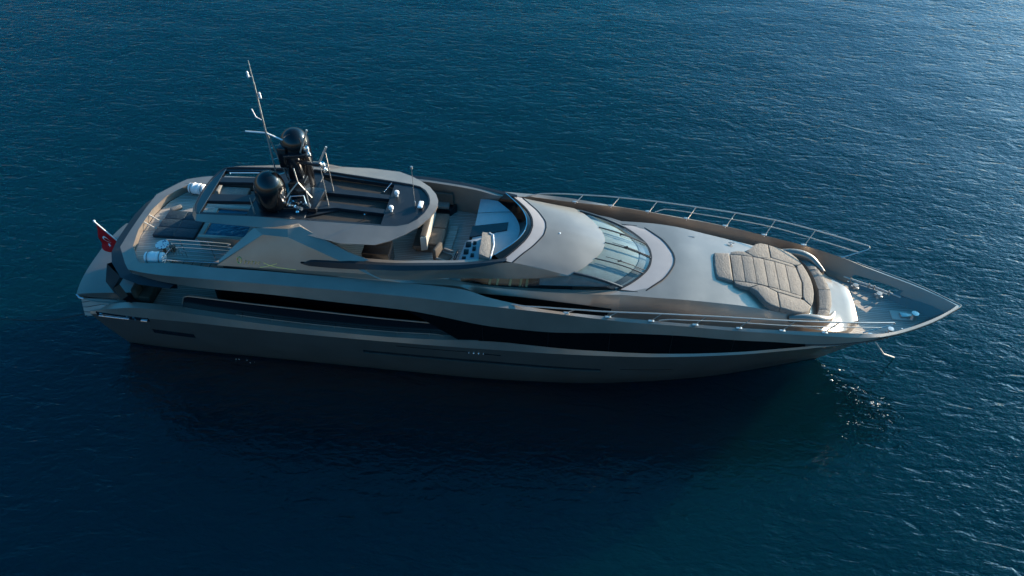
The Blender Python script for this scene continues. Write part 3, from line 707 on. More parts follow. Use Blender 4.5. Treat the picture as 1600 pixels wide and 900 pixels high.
# bow bulwark freeing ports with fairlead bars and winches
for s in (-1, 1):
    bm = B()
    P = [(32.75, 1.93, 3.16), (33.3, 1.72, 3.12), (34.0, 1.40, 3.12), (34.95, .9, 3.1)]
    tube(bm, [(x, s*w_, z+.12) for x, w_, z in P], .04)
    for x, w_ in ((33.05, 1.79), (33.75, 1.49), (33.95, 1.40), (34.5, 1.12)): tube(bm, [(x, s*w_, 2.98), (x, s*w_, 3.34)], .035, 8)
    for x, w_ in ((33.2, 1.5), (34.1, 1.05)):
        lathe(bm, (x, s*w_, 2.99), [(0, 0), (.11, 0), (.08, .06), (.07, .16), (.12, .2), (.12, .24), (0, .25)], 14); box(bm, (x, s*w_, 3.06), (.34, .13, .09), s*-.5, .03)
    finish('mooring_fairlead', bm, 'satin', Y)
    bm = B(); xs = np.linspace(34.95, 36.05, 14)
    # dark strip painting an anchor pocket's shade, slightly proud of the bulwark face
    q = []
    for f0 in (.16, .34):
        row = []
        for x in xs:
            i = line(INL, xs=[x])[0]; d = line(DKL, xs=[x])[0]
            row.append((x, s*(d[1]*(1-f0)+i[1]*f0-.012), d[2]*(1-f0)+i[2]*f0))
        q.append(row)
    loft(bm, q); finish('pocket_shade', bm, 'black', shell)
bm = B(); lathe(bm, (35.28, -.12, 2.99), [(0, 0), (.16, 0), (.12, .08), (.09, .2), (.15, .26), (.15, .32), (0, .34)], 16); box(bm, (35.0, .0, 3.05), (.5, .3, .12), .1, .03)
finish('anchor_windlass', bm, 'satin', Y)
bm = B(); box(bm, (34.85, 0, 3.0), (.9, .55, .04), 0, .015); finish('anchor_hatch', bm, 'cream', Y)

# guard rails on the fore bulwarks
RT = [(19.3, 3.58, 5.50), (19.9, 3.60, 5.54), (20.3, 3.61, 5.55), (22, 3.62, 5.56), (23.7, 3.54, 5.55), (26.5, 3.34, 5.45), (29.2, 3.11, 5.28), (31.9, 2.65, 4.98), (33.48, 2.29, 4.77)]
RM = [(24.4, 3.37, 5.05), (24.8, 3.42, 5.2), (26.5, 3.28, 5.14), (29.2, 3.04, 4.94), (31.9, 2.52, 4.6), (33.2, 2.25, 4.42)]
for s in (-1, 1):
    bm = B()
    pts = [(18.7, s*3.44, 5.42)]+[(x, s*w_, z) for x, w_, z in line(RT, n=40)]+[(33.52, s*2.26, 4.70), (33.45, s*2.24, 4.6), (32.5, s*2.25, 4.07)]
    tube(bm, pts, .027, 8)
    rail = finish('guard_rail', bm, 'satin', Y)
    bm = B(); tube(bm, [(x, s*w_, z) for x, w_, z in line(RM, n=24)], .019, 8); finish('mid_rail', bm, 'satin', rail)
    for x in (20.85, 22.45, 24.1, 25.8, 27.5, 29.2, 30.9):
        t_ = line(RT, xs=[x+.35])[0]; b_ = line(INL, xs=[x])[0]
        bm = B(); tube(bm, [(b_[0], s*(b_[1]-.03), b_[2]-.05), (t_[0], s*t_[1], t_[2])], .02, 8); box(bm, (b_[0], s*(b_[1]+.03), b_[2]+.012), (.22, .10, .03), 0, .008)
        finish('stanchion', bm, 'satin', rail)

# ------------------------------------------------ arch legs carrying the hardtop
for s in (-1, 1):
    bm = B()
    g = lambda x, w_, z: (x, s*w_, z)
    a0 = g(7.05, 3.04, 6.0); a1 = g(13.72, 3.04, 5.76)
    c0 = g(7.15, 3.02, 6.12); c1 = g(8.99, 2.5, 7.28); c2 = g(9.99, 2.5, 7.23); c3 = g(11.94, 2.86, 6.56); c4 = g(13.1, 3.04, 6.1)
    t0 = g(7.12, 2.9, 6.16); t1 = g(8.5, 2.1, 7.26); t2 = g(9.95, 2.27, 7.46); t2b = g(10.38, 2.06, 7.44); t3 = g(12.31, 2.58, 6.76); t4 = g(13.45, 2.72, 6.42)
    i0 = g(7.2, 2.6, 6.0); i1 = g(8.7, 1.85, 7.2); i2 = g(10.2, 1.8, 7.4); i3 = g(12.3, 2.45, 6.7); i4 = g(13.4, 2.62, 6.3); i5 = g(13.6, 2.6, 5.7); i6 = g(7.3, 2.6, 5.6)
    a2 = g(7.05, 3.0, 5.8); a3 = g(13.72, 3.0, 5.6)
    V = {}
    def v(p):
        if p not in V: V[p] = bm.verts.new(p)
        return V[p]
    for f in ((a0, c0, c1), (a0, c1, c2), (a0, c2, c3), (a0, c3, c4), (a0, c4, a1), (c0, t0, t1, c1), (c1, t1, t2, c2), (c2, t2, t2b), (c2, t2b, t3, c3), (c3, t3, t4, c4), (c4, t4, a1), (a2, a0, a1, a3),
              (t0, i0, i1, t1), (t1, i1, i2, t2b, t2), (t2b, i2, i3, t3), (t3, i3, i4, t4), (t4, i4, i5, a1), (a1, i5, a3), (i0, i6, i5, i4, i3), (i0, i3, i2, i1), (a2, i6, i0, t0), (a2, t0, c0, a0)):
        bm.faces.new([v(p) for p in f])
    bmesh.ops.bevel(bm, geom=[e for e in bm.edges if e.is_manifold and e.calc_face_angle(0) > .3], offset=.02, segments=2, affect='EDGES', clamp_overlap=True)
    leg = finish('arch_leg', bm, 'paint', Y, ang=18)
    # dark reveal under the foot and the courtesy light
    bm = B(); quad(bm, g(7.3, 3.052, 5.99), g(13.5, 3.052, 5.76), g(13.5, 3.05, 5.70), g(7.3, 3.05, 5.9)); finish('foot_reveal', bm, 'seam', leg)
    bm = B(); box(bm, g(10.55, 2.93, 6.36), (.2, .08, .08), 0, .03); finish('courtesy_light', bm, 'glass', leg)
    # gold script-like name mark: oval, small strokes and a long swash
    bm = B(); face_w = lambda z: 3.04-(z-6.0)*.42+.02
    P = lambda x, z: (x, s*face_w(z), z)
    k = [P(7.98+.085*math.cos(q), 6.27+.12*math.sin(q)) for q in np.linspace(0, 2*math.pi, 17)]; tube(bm, k, .014, 6)
    for i in range(5):
        x = 8.2+i*.14; tube(bm, [P(x, 6.15), P(x+.03, 6.27), P(x+.09, 6.2 if i % 2 else 6.25)], .011, 6)
    tube(bm, [P(8.95, 6.24), P(9.2, 6.15), P(9.55, 6.09), P(10.25, 6.05)], .015, 6)
    tube(bm, [P(8.8, 6.05), P(9.05, 6.1), P(9.3, 6.17), P(9.5, 6.24)], .013, 6)
    finish('name_mark', bm, 'gold', leg)

# ------------------------------------------------ hardtop
HR = [(5.58, .0, 7.24), (5.6, .45, 7.24), (5.66, .9, 7.26), (5.82, 1.35, 7.3), (6.02, 1.6, 7.35), (6.4, 1.63, 7.39), (8.6, 1.66, 7.47), (10, 1.69, 7.47), (12, 1.56, 7.35), (13.5, 1.46, 7.25), (14.0, 1.4, 7.23), (14.45, 1.24, 7.25), (14.75, .95, 7.28), (14.96, .56, 7.31), (15.05, .25, 7.33), (15.08, 0, 7.34)]
HO = [(5.5, .0, 7.16), (5.52, .5, 7.16), (5.58, .98, 7.17), (5.76, 1.48, 7.19), (6.02, 1.84, 7.2), (6.5, 1.92, 7.22), (8.4, 2.09, 7.3), (10, 2.2, 7.3), (12.05, 2.5, 7.1), (13.35, 2.42, 7.07), (13.9, 2.14, 7.09), (14.4, 1.76, 7.13), (14.85, 1.32, 7.19), (15.2, .78, 7.24), (15.36, .35, 7.27), (15.4, 0, 7.28)]
def dense3(P, n=6):
    q = smooth_path(P, n); return [tuple(p) for p in q]
def ring(P, straight=()):
    d = []
    for i in range(len(P)-1):
        for k in range(6):
            t = k/6; d.append(tuple(P[i][j]*(1-t)+P[i+1][j]*t for j in range(3)))
    d.append(P[-1]); return d
hr = ring(HR); ho = ring(HO)
def full(H): return [(x, -w_, z) for x, w_, z in H]+[(x, w_, z) for x, w_, z in H[::-1][1:]]
bm = B()
loft(bm, [full([(x, max(0, w_-.10), z-.10) if i not in (0,) else (x+.1, 0, z-.1) for i, (x, w_, z) in enumerate(ho)]), full(ho), full(hr)]); weld(bm)
ht = finish('hardtop', bm, 'paint', Y, ang=22)
rin = [(x+(.06 if x < 6 else (-.05 if x > 14.6 else 0)), max(0, w_-.05), z) for x, w_, z in hr]
bm = B(); loft(bm, [full([(x, w_, z+.004) for x, w_, z in hr]), full([(x, w_, z+.0) for x, w_, z in rin]), full([(x, max(0, w_-.05), z-.22) for x, w_, z in rin])]); weld(bm); finish('hardtop_inner_rim', bm, 'anthracite', ht)
# wide dark aft beam
bm = B()
def hz(x): return float(pchip([p[0] for p in HR], [p[2] for p in HR], x)[0])
def hw(x):
    q = [(p[0], p[1]) for p in HR]; return float(np.interp(x, [a for a, b in q], [b for a, b in q]))
def plate(bm, ol, dz=-.04, th=.16):
    prism(bm, ol, lambda x, y: hz(x)+dz-th, lambda x, y: hz(x)+dz, .012, 1)
def sym_edge(x0, x1, n=6): return np.linspace(x0, x1, n)
xa = list(sym_edge(5.62, 6.1, 7))
plate(bm, [(x, -hw(x)+.03) for x in xa]+[(x, hw(x)-.03) for x in xa[::-1]], -.02)
finish('aft_beam', bm, 'black', ht)
bm = B(); xc_ = list(np.linspace(8.0, 10.35, 5))
plate(bm, [(x, -hw(x)+.04) for x in xc_]+[(x, hw(x)-.04) for x in xc_[::-1]], -.10)
finish('mast_platform', bm, 'anthracite', ht)
bm = B()
for y0, y1 in ((.62, .98), (-.66, -.20)): plate(bm, [(6.08, y0), (8.02, y0), (8.02, y1), (6.08, y1)], -.06)
for s in (-1, 1): plate(bm, [(6.08, s*1.40), (8.02, s*1.46), (8.02, s*1.62), (6.08, s*1.58)], -.05)
finish('aft_spar', bm, 'anthracite', ht)
bm = B()
for s in (-1, 1): plate(bm, [(10.33, s*.28), (13.4, s*.34), (13.4, s*.62), (11.4, s*.62), (10.33, s*.95)], -.07)
for s in (-1, 1): plate(bm, [(10.33, s*1.45), (13.4, s*1.3), (13.4, s*1.44), (10.33, s*1.64)], -.06)
finish('fore_spar', bm, 'anthracite', ht)
bm = B(); xf = list(np.linspace(13.35, 15.04, 9)); plate(bm, [(x, -hw(x)+.04) for x in xf]+[(x, hw(x)-.04) for x in xf[::-1]], -.05); finish('fore_cap', bm, 'anthracite', ht)
bm = B()
for y0, y1 in ((-1.36, -.62), (.62, 1.36), (-.33, .33)):
    prism(bm, [(10.3, y0), (13.4, y0*.95), (13.4, y1*.95), (10.3, y1)], lambda x, y: hz(x)-.30, lambda x, y: hz(x)-.24)
finish('sunshade_cloth', bm, 'mesh', ht)
bm = B()
for s in (-1, 1): prism(bm, [(10.3, s*.3), (11.5, s*.62), (10.3, s*1.3)], lambda x, y: hz(x)-.22, lambda x, y: hz(x)-.16+.0*x)
finish('corner_gusset', bm, 'anthracite', ht)
bm = B(); tube(bm, [(6.4, 1.2, 7.3), (6.35, 1.22, 7.36), (8.0, 1.3, 7.42)], .028); finish('grab_bar', bm, 'steel', ht)
bm = B(); tube(bm, [(13.0, .9, 7.1), (13.3, 1.12, 7.42)], .025); tube(bm, [(12.6, -.95, 7.1), (12.65, -.98, 7.38)], .03); finish('stay', bm, 'steel', ht)
for x, y in ((13.62, .55), (13.6, -.46)):
    bm = B(); lathe(bm, (x, y, 7.18), [(0, 0), (.05, 0), (.05, .12), (.10, .15), (.10, .24), (.06, .29), (0, .3)], 16); finish('gps_antenna', bm, 'white', ht)
bm = B(); b2 = box(bm, (14.72, -.08, 7.33), (.2, .42, .10), 0, .045, 3); finish('search_light', bm, 'white', ht)
bm = B(); tube(bm, [(14.5, -.1, 7.2), (14.5, -.1, 9.1)], .012, 6, r1=.01); lathe(bm, (14.5, -.1, 9.05), [(0, 0), (.05, .02), (.05, .12), (0, .14)], 10); lathe(bm, (14.5, -.1, 7.2), [(0, 0), (.04, 0), (.03, .3), (0, .32)], 8); finish('whip_antenna', bm, 'satin', ht)
# mast group
bm = B(); prof = [(.0, 0), (.52, 0), (.60, .08), (.615, .3), (.61, .75)]+[(.61*math.cos(q), .85+.72*math.sin(q)) for q in np.linspace(0, math.pi/2, 10)]
lathe(bm, (8.92, -.8, 7.42), prof, 36); finish('satellite_dome', bm, 'dome', ht)
bm = B(); prof = [(.0, 0), (.50, 0), (.50, .5), (.54, 1.0), (.57, 1.3), (.57, 1.95)]+[(.57*math.cos(q), 2.05+.60*math.sin(q)) for q in np.linspace(0, math.pi/2, 10)]
lathe(bm, (9.72, .65, 7.42), prof, 36); finish('satellite_dome', bm, 'dome', ht)
bm = B()
prism(bm, [(9.5, -.35), (10.15, -.25), (10.15, .25), (9.5, .35)], 7.35, 8.2, .05)
box(bm, (9.75, .18, 8.6), (.62, .4, 1.2), 0, .06, taper=.7)
box(bm, (9.85, .1, 9.25), (.9, .32, .14), .2, .04); box(bm, (10.35, -.05, 9.0), (1.0, .14, .12), -.15, .03); box(bm, (9.35, .25, 9.1), (.35, .5, .9), 0, .05)
prism(bm, [(9.25, -1.15), (10.7, -1.0), (10.75, .35), (9.2, .5)], lambda x, y: 7.3, lambda x, y: 7.62-.12*abs(x-9.9), .04)
pylon = finish('radar_pylon', bm, 'black', ht)
bm = B()
for p0, p1 in (((10.0, .2, 9.2), (10.45, .3, 10.3)), ((10.75, -.1, 8.9), (11.2, .05, 9.75)), ((9.2, .3, 8.7), (9.3, .5, 9.5))): tube(bm, [p0, p1], .038, 8)
finish('radar_bar', bm, 'satin', pylon)
bm = B()
for c_, r in (((10.30, .25, 9.45), .12), ((10.42, .1, 9.3), .09), ((10.95, -.05, 8.95), .12), ((11.05, -.1, 8.75), .10), ((10.95, .1, 8.6), .08)):
    lathe(bm, (c_[0], c_[1], c_[2]-r), [(0, 0), (r*.8, .02), (r, r*.6), (r, r*1.4), (r*.7, r*2), (0, r*2.1)], 12)
finish('signal_lamp', bm, 'steel', pylon)
bm = B()
for k, (x, y) in enumerate(((9.65, -.95), (9.95, -1.05), (10.2, -.8), (9.8, -.7))):
    lathe(bm, (x, y, 7.36), [(0, 0), (.09, 0), (.05, .06), (.05, .16), (.10, .2), (.10, .26), (0, .28)], 12)
    tube(bm, [(x, y, 7.58), (x+.26, y-.12, 7.6)], .035, 8, r1=.075)
tube(bm, [(9.6, -1.0, 7.7), (9.7, -.8, 7.9), (10.2, -.7, 7.9), (10.3, -.85, 7.6)], .025)
finish('signal_horn', bm, 'steel', ht)
bm = B(); tube(bm, [(9.2, -1.2, 7.4), (9.6, -.7, 7.95), (9.95, -.4, 8.3), (9.85, -.3, 8.9)], .028); tube(bm, [(9.95, -.4, 8.3), (10.35, -.3, 7.5)], .028); finish('stay', bm, 'satin', pylon)
for (x, y, z0, z1) in ((10.45, -.95, 7.38, 8.55), (11.05, -.5, 7.3, 9.15), (11.0, .45, 7.3, 9.2), (8.35, -.3, 7.4, 8.35), (8.35, -1.45, 7.4, 8.2)):
    bm = B(); tube(bm, [(x, y, z0), (x, y, z0+.35)], .034, 8); tube(bm, [(x, y, z0+.3), (x-.02, y, z1)], .024, 8, r1=.016); finish('whip_antenna', bm, 'satin', ht)
bm = B()
tube(bm, [(8.95, .05, 7.4), (8.80, .3, 10.08)], .03, 8); tube(bm, [(9.35, .35, 7.4), (8.82, .3, 10.1)], .03, 8)
for z in (8.2, 8.9, 9.4):
    t_ = (z-7.4)/2.68; tube(bm, [(8.95-.15*t_, .05+.25*t_, z), (9.35-.53*t_, .35-.05*t_, z)], .018, 6)
tube(bm, [(8.80, .3, 10.05), (8.78, .32, 12.2)], .036, 8); tube(bm, [(8.78, .32, 12.15), (8.76, .33, 13.1)], .026, 8, r1=.018)
pole = finish('signal_mast', bm, 'satin', ht)
bm = B(); tube(bm, [(7.98, .3, 10.08), (8.80, .3, 10.06)], .03); tube(bm, [(8.80, .3, 10.06), (9.55, .3, 9.70)], .03); finish('yard', bm, 'white', pole)
bm = B()
for x, z in ((8.9, 11.55), (8.62, 12.4)): lathe(bm, (x, .32, z), [(0, 0), (.04, .02), (.05, .1), (.035, .16), (.05, .2), (.03, .26), (0, .27)], 12); tube(bm, [(x, .32, z+.05), (8.78, .32, z+.05)], .015, 6)
tube(bm, [(8.55, .3, 10.75), (8.45, .3, 11.1)], .025); tube(bm, [(8.55, .3, 10.75), (8.78, .32, 10.6)], .015, 6)
finish('navigation_light', bm, 'white', pole)

# ------------------------------------------------ fly bridge fittings that belong to the yacht
# wrap-round wind screen and dash
SI = [(1.92, 17.6, 6.30), (1.54, 17.97, 6.33), (1.15, 18.3, 6.34), (.7, 18.55, 6.34), (.3, 18.68, 6.34), (0, 18.72, 6.34)]
si = [arc(SI, u) for u in U]
bm = B(); loft(bm, [[(x, y, z-.03) for x, y, z in fi], [(x*.5+a*.5, y*.5+b*.5, 6.60) for (x, y, z), (a, b, c_) in zip(fi, si)], [(x, y, 6.22) for x, y, z in si]]); scr = finish('wind_screen', bm, 'glass', Y, ang=50)
bm = B(); strip(bm, [(x*.55+a*.45, y*.55+b*.45, 6.605) for (x, y, z), (a, b, c_) in zip(fi, si)], .03); finish('screen_trim', bm, 'steel', scr)
bm = B(); fr = [(x, y, 6.22) for x, y, z in si]; bk = [(16.82, 2.22*u, 6.05) for u in U]
loft(bm, [[(16.75, y, 5.2) for x, y, z in bk], bk, between(bk, fr, .5, .03), fr]); dsh = finish('dashboard', bm, 'dash', Y, ang=30)
bm = B(); prism(bm, [(16.7, -.42), (16.74, .30), (18.2, .52), (18.2, .02)], 5.9, lambda x, y: 6.085+(x-16.8)*.088+.02+.03*math.sin(math.pi*max(0, min(1, (x-16.8)/1.7)))); finish('dash_recess', bm, 'black', dsh)
bm = B(); 
for u0, u1 in (((16.85, 1.15), (18.35, 1.2)), ((16.85, -.75), (17.3, -.75))):
    strip(bm, [(u0[0]+(u1[0]-u0[0])*t, u0[1]+(u1[1]-u0[1])*t, 6.085+((u0[0]+(u1[0]-u0[0])*t)-16.8)*.088+.022+.03*math.sin(math.pi*max(0, min(1, (((u0[0]+(u1[0]-u0[0])*t))-16.8)/1.7)))) for t in np.linspace(0, 1, 7)], .02, .004)
finish('dash_seam', bm, 'seam', dsh)
bm = B(); prism(bm, [(16.45, -1.95), (16.6, -.72), (17.35, -.6), (17.4, -1.98)], 5.2, lambda x, y: 6.12+(x-16.5)*.22, .03); con = finish('helm_console', bm, 'dash', Y)
bm = B()
for (x, y, sx, sy) in ((16.75, -1.0, .22, .34), (16.72, -1.45, .2, .3), (17.0, -.95, .14, .2), (17.02, -1.3, .14, .25), (17.0, -1.7, .14, .22), (16.68, -1.8, .16, .14)):
    box(bm, (x, y, 6.13+(x-16.5)*.22+.01), (sx, sy, .04), .06, .008)
finish('instrument', bm, 'glass', con)
bm = B(); prism(bm, [(17.3, -2.0), (17.28, -.66), (17.62, -.62), (17.78, -1.3), (17.72, -2.08)], 6.2, lambda x, y: 6.62-.25*(x-17.3), .03); hood = finish('console_hood', bm, 'greyfab', con)
bm = B(); tube(bm, [(17.55, -.66, 6.58), (17.72, -.72, 6.54), (17.82, -1.3, 6.52), (17.78, -2.1, 6.5)], .028); finish('hood_rail', bm, 'white', hood)
bm = B(); q = [(16.33+.10*math.cos(t_), -1.62+.22*math.sin(t_), 6.1+.2*math.cos(t_)) for t_ in np.linspace(0, 2*math.pi, 25)]; tube(bm, q, .022, 6, cap=False)
for t_ in (0, 2.1, 4.2): tube(bm, [(16.36, -1.62, 6.08), (16.33+.10*math.cos(t_), -1.62+.22*math.sin(t_), 6.1+.2*math.cos(t_))], .014, 6)
finish('steering_wheel', bm, 'black', con)
bm = B(); box(bm, (15.1, -2.3, 5.42), (3.0, .5, .44), 0.03, .03); box(bm, (13.3, -2.25, 5.5), (.9, .6, .55), 0, .03); finish('side_locker', bm, 'cream', Y)
bm = B(); box(bm, (13.1, -1.4, 5.65), (1.1, .9, .9), 0, .04); finish('bar_cabinet', bm, 'black', Y)
# hot tub
bm = B()
prism(bm, [(5.45, -1.12), (7.55, -1.12), (7.55, 1.0), (5.45, 1.0)], 5.2, 5.56)
for ol in ([(5.42, -1.15), (7.58, -1.15), (7.58, -.95), (5.42, -.95)], [(5.42, .84), (7.58, .84), (7.58, 1.03), (5.42, 1.03)], [(5.42, -.945), (5.62, -.945), (5.62, .835), (5.42, .835)], [(7.38, -.945), (7.58, -.945), (7.58, .835), (7.38, .835)]):
    prism(bm, ol, 5.56, 5.74, .02)
tub = finish('hot_tub', bm, 'paint', Y)
bm = B(); quad(bm, (5.61, -.95, 5.66), (7.39, -.95, 5.66), (7.39, .84, 5.66), (5.61, .84, 5.66)); finish('tub_water', bm, 'pool', tub)
# stair hoop rails
bm = B()
for k, (z, w_, x0) in enumerate(((6.1, -1.82, 4.58), (5.93, -1.84, 4.72), (5.75, -1.86, 4.86), (5.56, -1.88, 5.0))):
    tube(bm, smooth_path([(x0, w_-.0, 5.3), (x0, w_, z-.12), (x0+.12, w_, z), (7.0, w_, z), (7.05, w_, z-.1)], 4), 0.02 if k == 0 else .012)
tube(bm, smooth_path([(4.55, -1.85, 5.62), (4.5, -2.2, 5.62), (4.6, -2.52, 5.62), (6.9, -2.55, 5.66)], 5), .02)
tube(bm, [(4.75, -2.5, 5.2), (4.75, -2.5, 5.62)], .02); tube(bm, [(6.9, -2.55, 5.66), (7.3, -2.62, 5.5)], .02)
sr = finish('stair_rail', bm, 'steel', Y)
for x in (5.15, 6.35):
    bm = B(); tube(bm, [(x, -1.84, 5.2), (x-.1, -1.82, 6.1)], .02, 6); finish('stanchion', bm, 'steel', sr)
bm = B()
for x, y in ((2.72, .35), (2.72, -.15)): tube(bm, [(x-.1, y, 5.5), (x+.35, y-.05, 5.24)], .03, 8); lathe(bm, (x+.35, y-.05, 5.2), [(0, 0), (.07, 0), (.05, .04), (0, .05)], 10)
finish('coaming_step', bm, 'cream', Y)

# ================================================================== loose things on board
# ensign
F = thing('ensign_flag', 'red flag with white crescent and star hanging from the stern flagpole', 'flag', (1.05, -.35, 3.5))
p0 = Vector((1.35, -.4, 4.35)); p1 = Vector((.55, -.4, 5.55))
PX = lambda t_: p0*(1-t_)+p1*t_
bm = B(); tube(bm, [(1.55, -.4, 3.45), p0, p1], .028, 8); lathe(bm, p1, [(0, -.04), (.05, 0), (.05, .06), (0, .1)], 10); finish('flag_pole', bm, 'white', F)
top_ = PX(.97); bot_ = PX(.14); 
def flagp(u, v):      # u along the hoist (0 top), v along the fly; cloth hangs slack
    h = top_*(1-u)+bot_*u
    L_ = 1.55; drop = v*L_*(1-.50*u)
    fold = .10*math.sin(v*9+u*5)*v**.6
    return h+Vector((-.16*v+.05*math.sin(u*8+v*3)*v, -.10*v+fold, -drop*.86))
bm = B(); loft(bm, [[flagp(u, v_) for v_ in np.linspace(0, 1, 15)] for u in np.linspace(0, 1, 13)])
weld(bm); cl_ = finish('flag_cloth', bm, 'red', F, ang=80)
def on_flag(a, b): # local flag coords
    p = flagp(a, b); q = flagp(a+.02, b)-p; r_ = flagp(a, b+.02)-p; n = q.cross(r_).normalized()
    return p, n
for nm, kind in (('crescent', 0), ('star', 1)):
    bm = B()
    for sd_ in (-1, 1):
        if kind == 0:
            o1 = [(.46+.19*math.cos(q), .42+.155*math.sin(q)) for q in np.linspace(.45, 2*math.pi-.45, 22)]
            o2 = [(.495+.150*math.cos(q), .425+.122*math.sin(q)) for q in np.linspace(.62, 2*math.pi-.62, 22)]
            o1 = [(.46-.19*math.sin(q+math.pi/2-math.pi/2)*0+.19*math.cos(q), .42+.155*math.sin(q)) for q in np.linspace(.45, 2*math.pi-.45, 22)]
            A_ = [on_flag(*q) for q in o1]; C_ = [on_flag(*q) for q in o2]
            loft(bm, [[p+n*.012*sd_ for p, n in A_], [p+n*.012*sd_ for p, n in C_]])
        else:
            pts = [on_flag(.52+(.085 if k % 2 == 0 else .036)*math.cos(k*math.pi/5), .70+(.075 if k % 2 == 0 else .032)*math.sin(k*math.pi/5)) for k in range(10)]
            c_ = on_flag(.52, .70); cv = bm.verts.new(c_[0]+c_[1]*.013*sd_); vv = [bm.verts.new(p+n*.012*sd_) for p, n in pts]
            for k in range(10): bm.faces.new([cv, vv[k], vv[(k+1) % 10]])
    finish(nm, bm, 'flagwhite', cl_)

# life rafts
def raft(loc, rz, label, ln=.8):
    t_ = thing('life_raft', label, 'life raft', loc, 'life raft canisters on the upper deck')
    bm = B(); c_ = Vector(loc); rot = Matrix.Rotation(rz, 3, 'Z'); rings = []
    prof = [(-ln/2, 0), (-ln/2, .17), (-ln/2+.05, .23), (-.16, .245), (-.13, .265), (-.09, .245), (.09, .245), (.13, .265), (.16, .245), (ln/2-.05, .23), (ln/2, .17), (ln/2, 0)]
    for xx, r in prof:
        rings.append([c_+rot @ Vector((xx, r*math.cos(q), .27+r*math.sin(q))) for q in np.linspace(0, 2*math.pi, 21)])
    loft(bm, rings); weld(bm); finish('canister', bm, 'white', t_, ang=40)
    for xx in (-.25, .25):
        bm = B(); tube(bm, [c_+rot @ Vector((xx, .255*math.cos(q), .27+.255*math.sin(q))) for q in np.linspace(0, 2*math.pi, 25)], .012, 6, cap=False); finish('strap', bm, 'seam', t_)
    bm = B()
    for xx in (-.25, .25): box(bm, c_+rot @ Vector((xx, 0, .04)), (.06, .42, .07), rz, .01)
    finish('cradle', bm, 'steel', t_)
raft((4.03, -2.28, 5.2), 0.04, 'white life raft canister beside the steel stair hoop rails')
raft((3.98, 2.42, 5.2), -.1, 'white life raft canister in the far aft corner of the upper deck')

# mattress
t_ = thing('sun_mattress', 'dark slate sun mattress lying on the aft upper teak deck', 'mattress', (4.1, .1, 5.2))
for i, (y0, y1) in enumerate(((-.76, -.193), (-.187, .367), (.373, .94))):
    for x0, x1 in ((3.2+.03*i, 4.107), (4.113, 5.02)):
        bm = B(); box(bm, ((x0+x1)/2, (y0+y1)/2, 5.28), (x1-x0, y1-y0, .15), 0, .028, 3); finish('pad', bm, 'navy', t_)
bm = B(); box(bm, (3.42, 1.2, 5.27), (.5, .24, .12), .7, .05, 3); tag(finish('pillow', bm, 'greyfab', base=(3.42, 1.2, 5.2)), 'small grey pillow beside the dark sun mattress', 'pillow')
# side table and stool
t_ = thing('side_table', 'small round wooden side table with blue and white mosaic top', 'table', (4.1, -1.62, 5.2))
bm = B(); lathe(bm, (4.1, -1.62, 5.2), [(0, 0), (.16, 0), (.12, .05), (.06, .1), (.06, .3), (.27, .36), (.29, .40), (0, .40)], 24); finish('pedestal', bm, 'wood', t_)
bm = B(); lathe(bm, (4.1, -1.62, 5.601), [(0, 0), (.28, 0), (.28, .03), (0, .035)], 28); finish('tabletop', bm, 'mosaic', t_)
bm = B(); lathe(bm, (4.42, -1.5, 5.2), [(0, 0), (.11, 0), (.13, .1), (.12, .25), (0, .26)], 16); tag(finish('pot', bm, 'wood', base=(4.42, -1.5, 5.2)), 'small dark pot between the mosaic table and the stair rail', 'pot')
# lounger on the far side
t_ = thing('lounge_chair', 'grey woven lounge chair under the far aft edge of the hardtop', 'lounge chair', (5.5, 2.45, 5.2))
bm = B(); box(bm, (5.7, 2.4, 5.42), (1.25, .62, .14), 0, .05, 3); finish('seat', bm, 'greyfab', t_)
bm = B(); box(bm, (4.95, 2.4, 5.5), (.28, .62, .3), 0, .06, 3); finish('backrest', bm, 'greyfab', t_)
bm = B(); box(bm, (5.6, 2.4, 5.28), (1.4, .56, .12), 0, .02); finish('base', bm, 'anthracite', t_)
# sofas
def cushion_row(t_, xs_, ys_, z, h, m_, nm):
    for x0, x1 in xs_:
        for y0, y1 in ys_:
            bm = B(); box(bm, ((x0+x1)/2, (y0+y1)/2, z), (x1-x0-.015, y1-y0-.015, h), 0, .04, 3); finish(nm, bm, m_, t_)
t_ = thing('helm_sofa', 'two sided taupe sofa with cream backrest just forward of the hardtop', 'sofa', (15, .5, 5.2))
bm = B(); box(bm, (14.98, .5, 5.36), (1.1, 2.05, .3), 0, .03); finish('base', bm, 'brown', t_)
cushion_row(t_, ((14.98, 15.56),), ((-.5, .55), (.57, 1.55)), 5.58, .17, 'brown', 'cushion')
cushion_row(t_, ((14.36, 14.72),), ((-.72, .4), (.42, 1.5)), 5.58, .17, 'brown', 'cushion')
bm = B(); prism(bm, [(14.74, -.78), (14.98, -.70), (14.98, 1.5), (14.74, 1.5)], 5.5, 6.18, .04); finish('backrest', bm, 'cream', t_)
bm = B(); box(bm, (14.83, .4, 6.13), (.28, 2.2, .14), 0, .05, 3); finish('head_roll', bm, 'brown', t_)
t_ = thing('corner_sofa', 'grey corner sofa against the far coaming of the flybridge', 'sofa', (14.9, 2.1, 5.2))
bm = B(); prism(bm, [(13.6, 1.95), (15.5, 1.95), (15.75, 2.3), (15.72, 2.42), (13.6, 2.52)], 5.2, 5.55, .03); finish('base', bm, 'black', t_)
cushion_row(t_, ((13.65, 14.55), (14.56, 15.45)), ((1.95, 2.44),), 5.63, .15, 'greyfab', 'cushion')
bm = B(); prism(bm, [(13.65, 2.36), (15.6, 2.26), (15.6, 2.36), (13.65, 2.50)], 5.6, 6.15, .03); finish('backrest', bm, 'brown', t_)
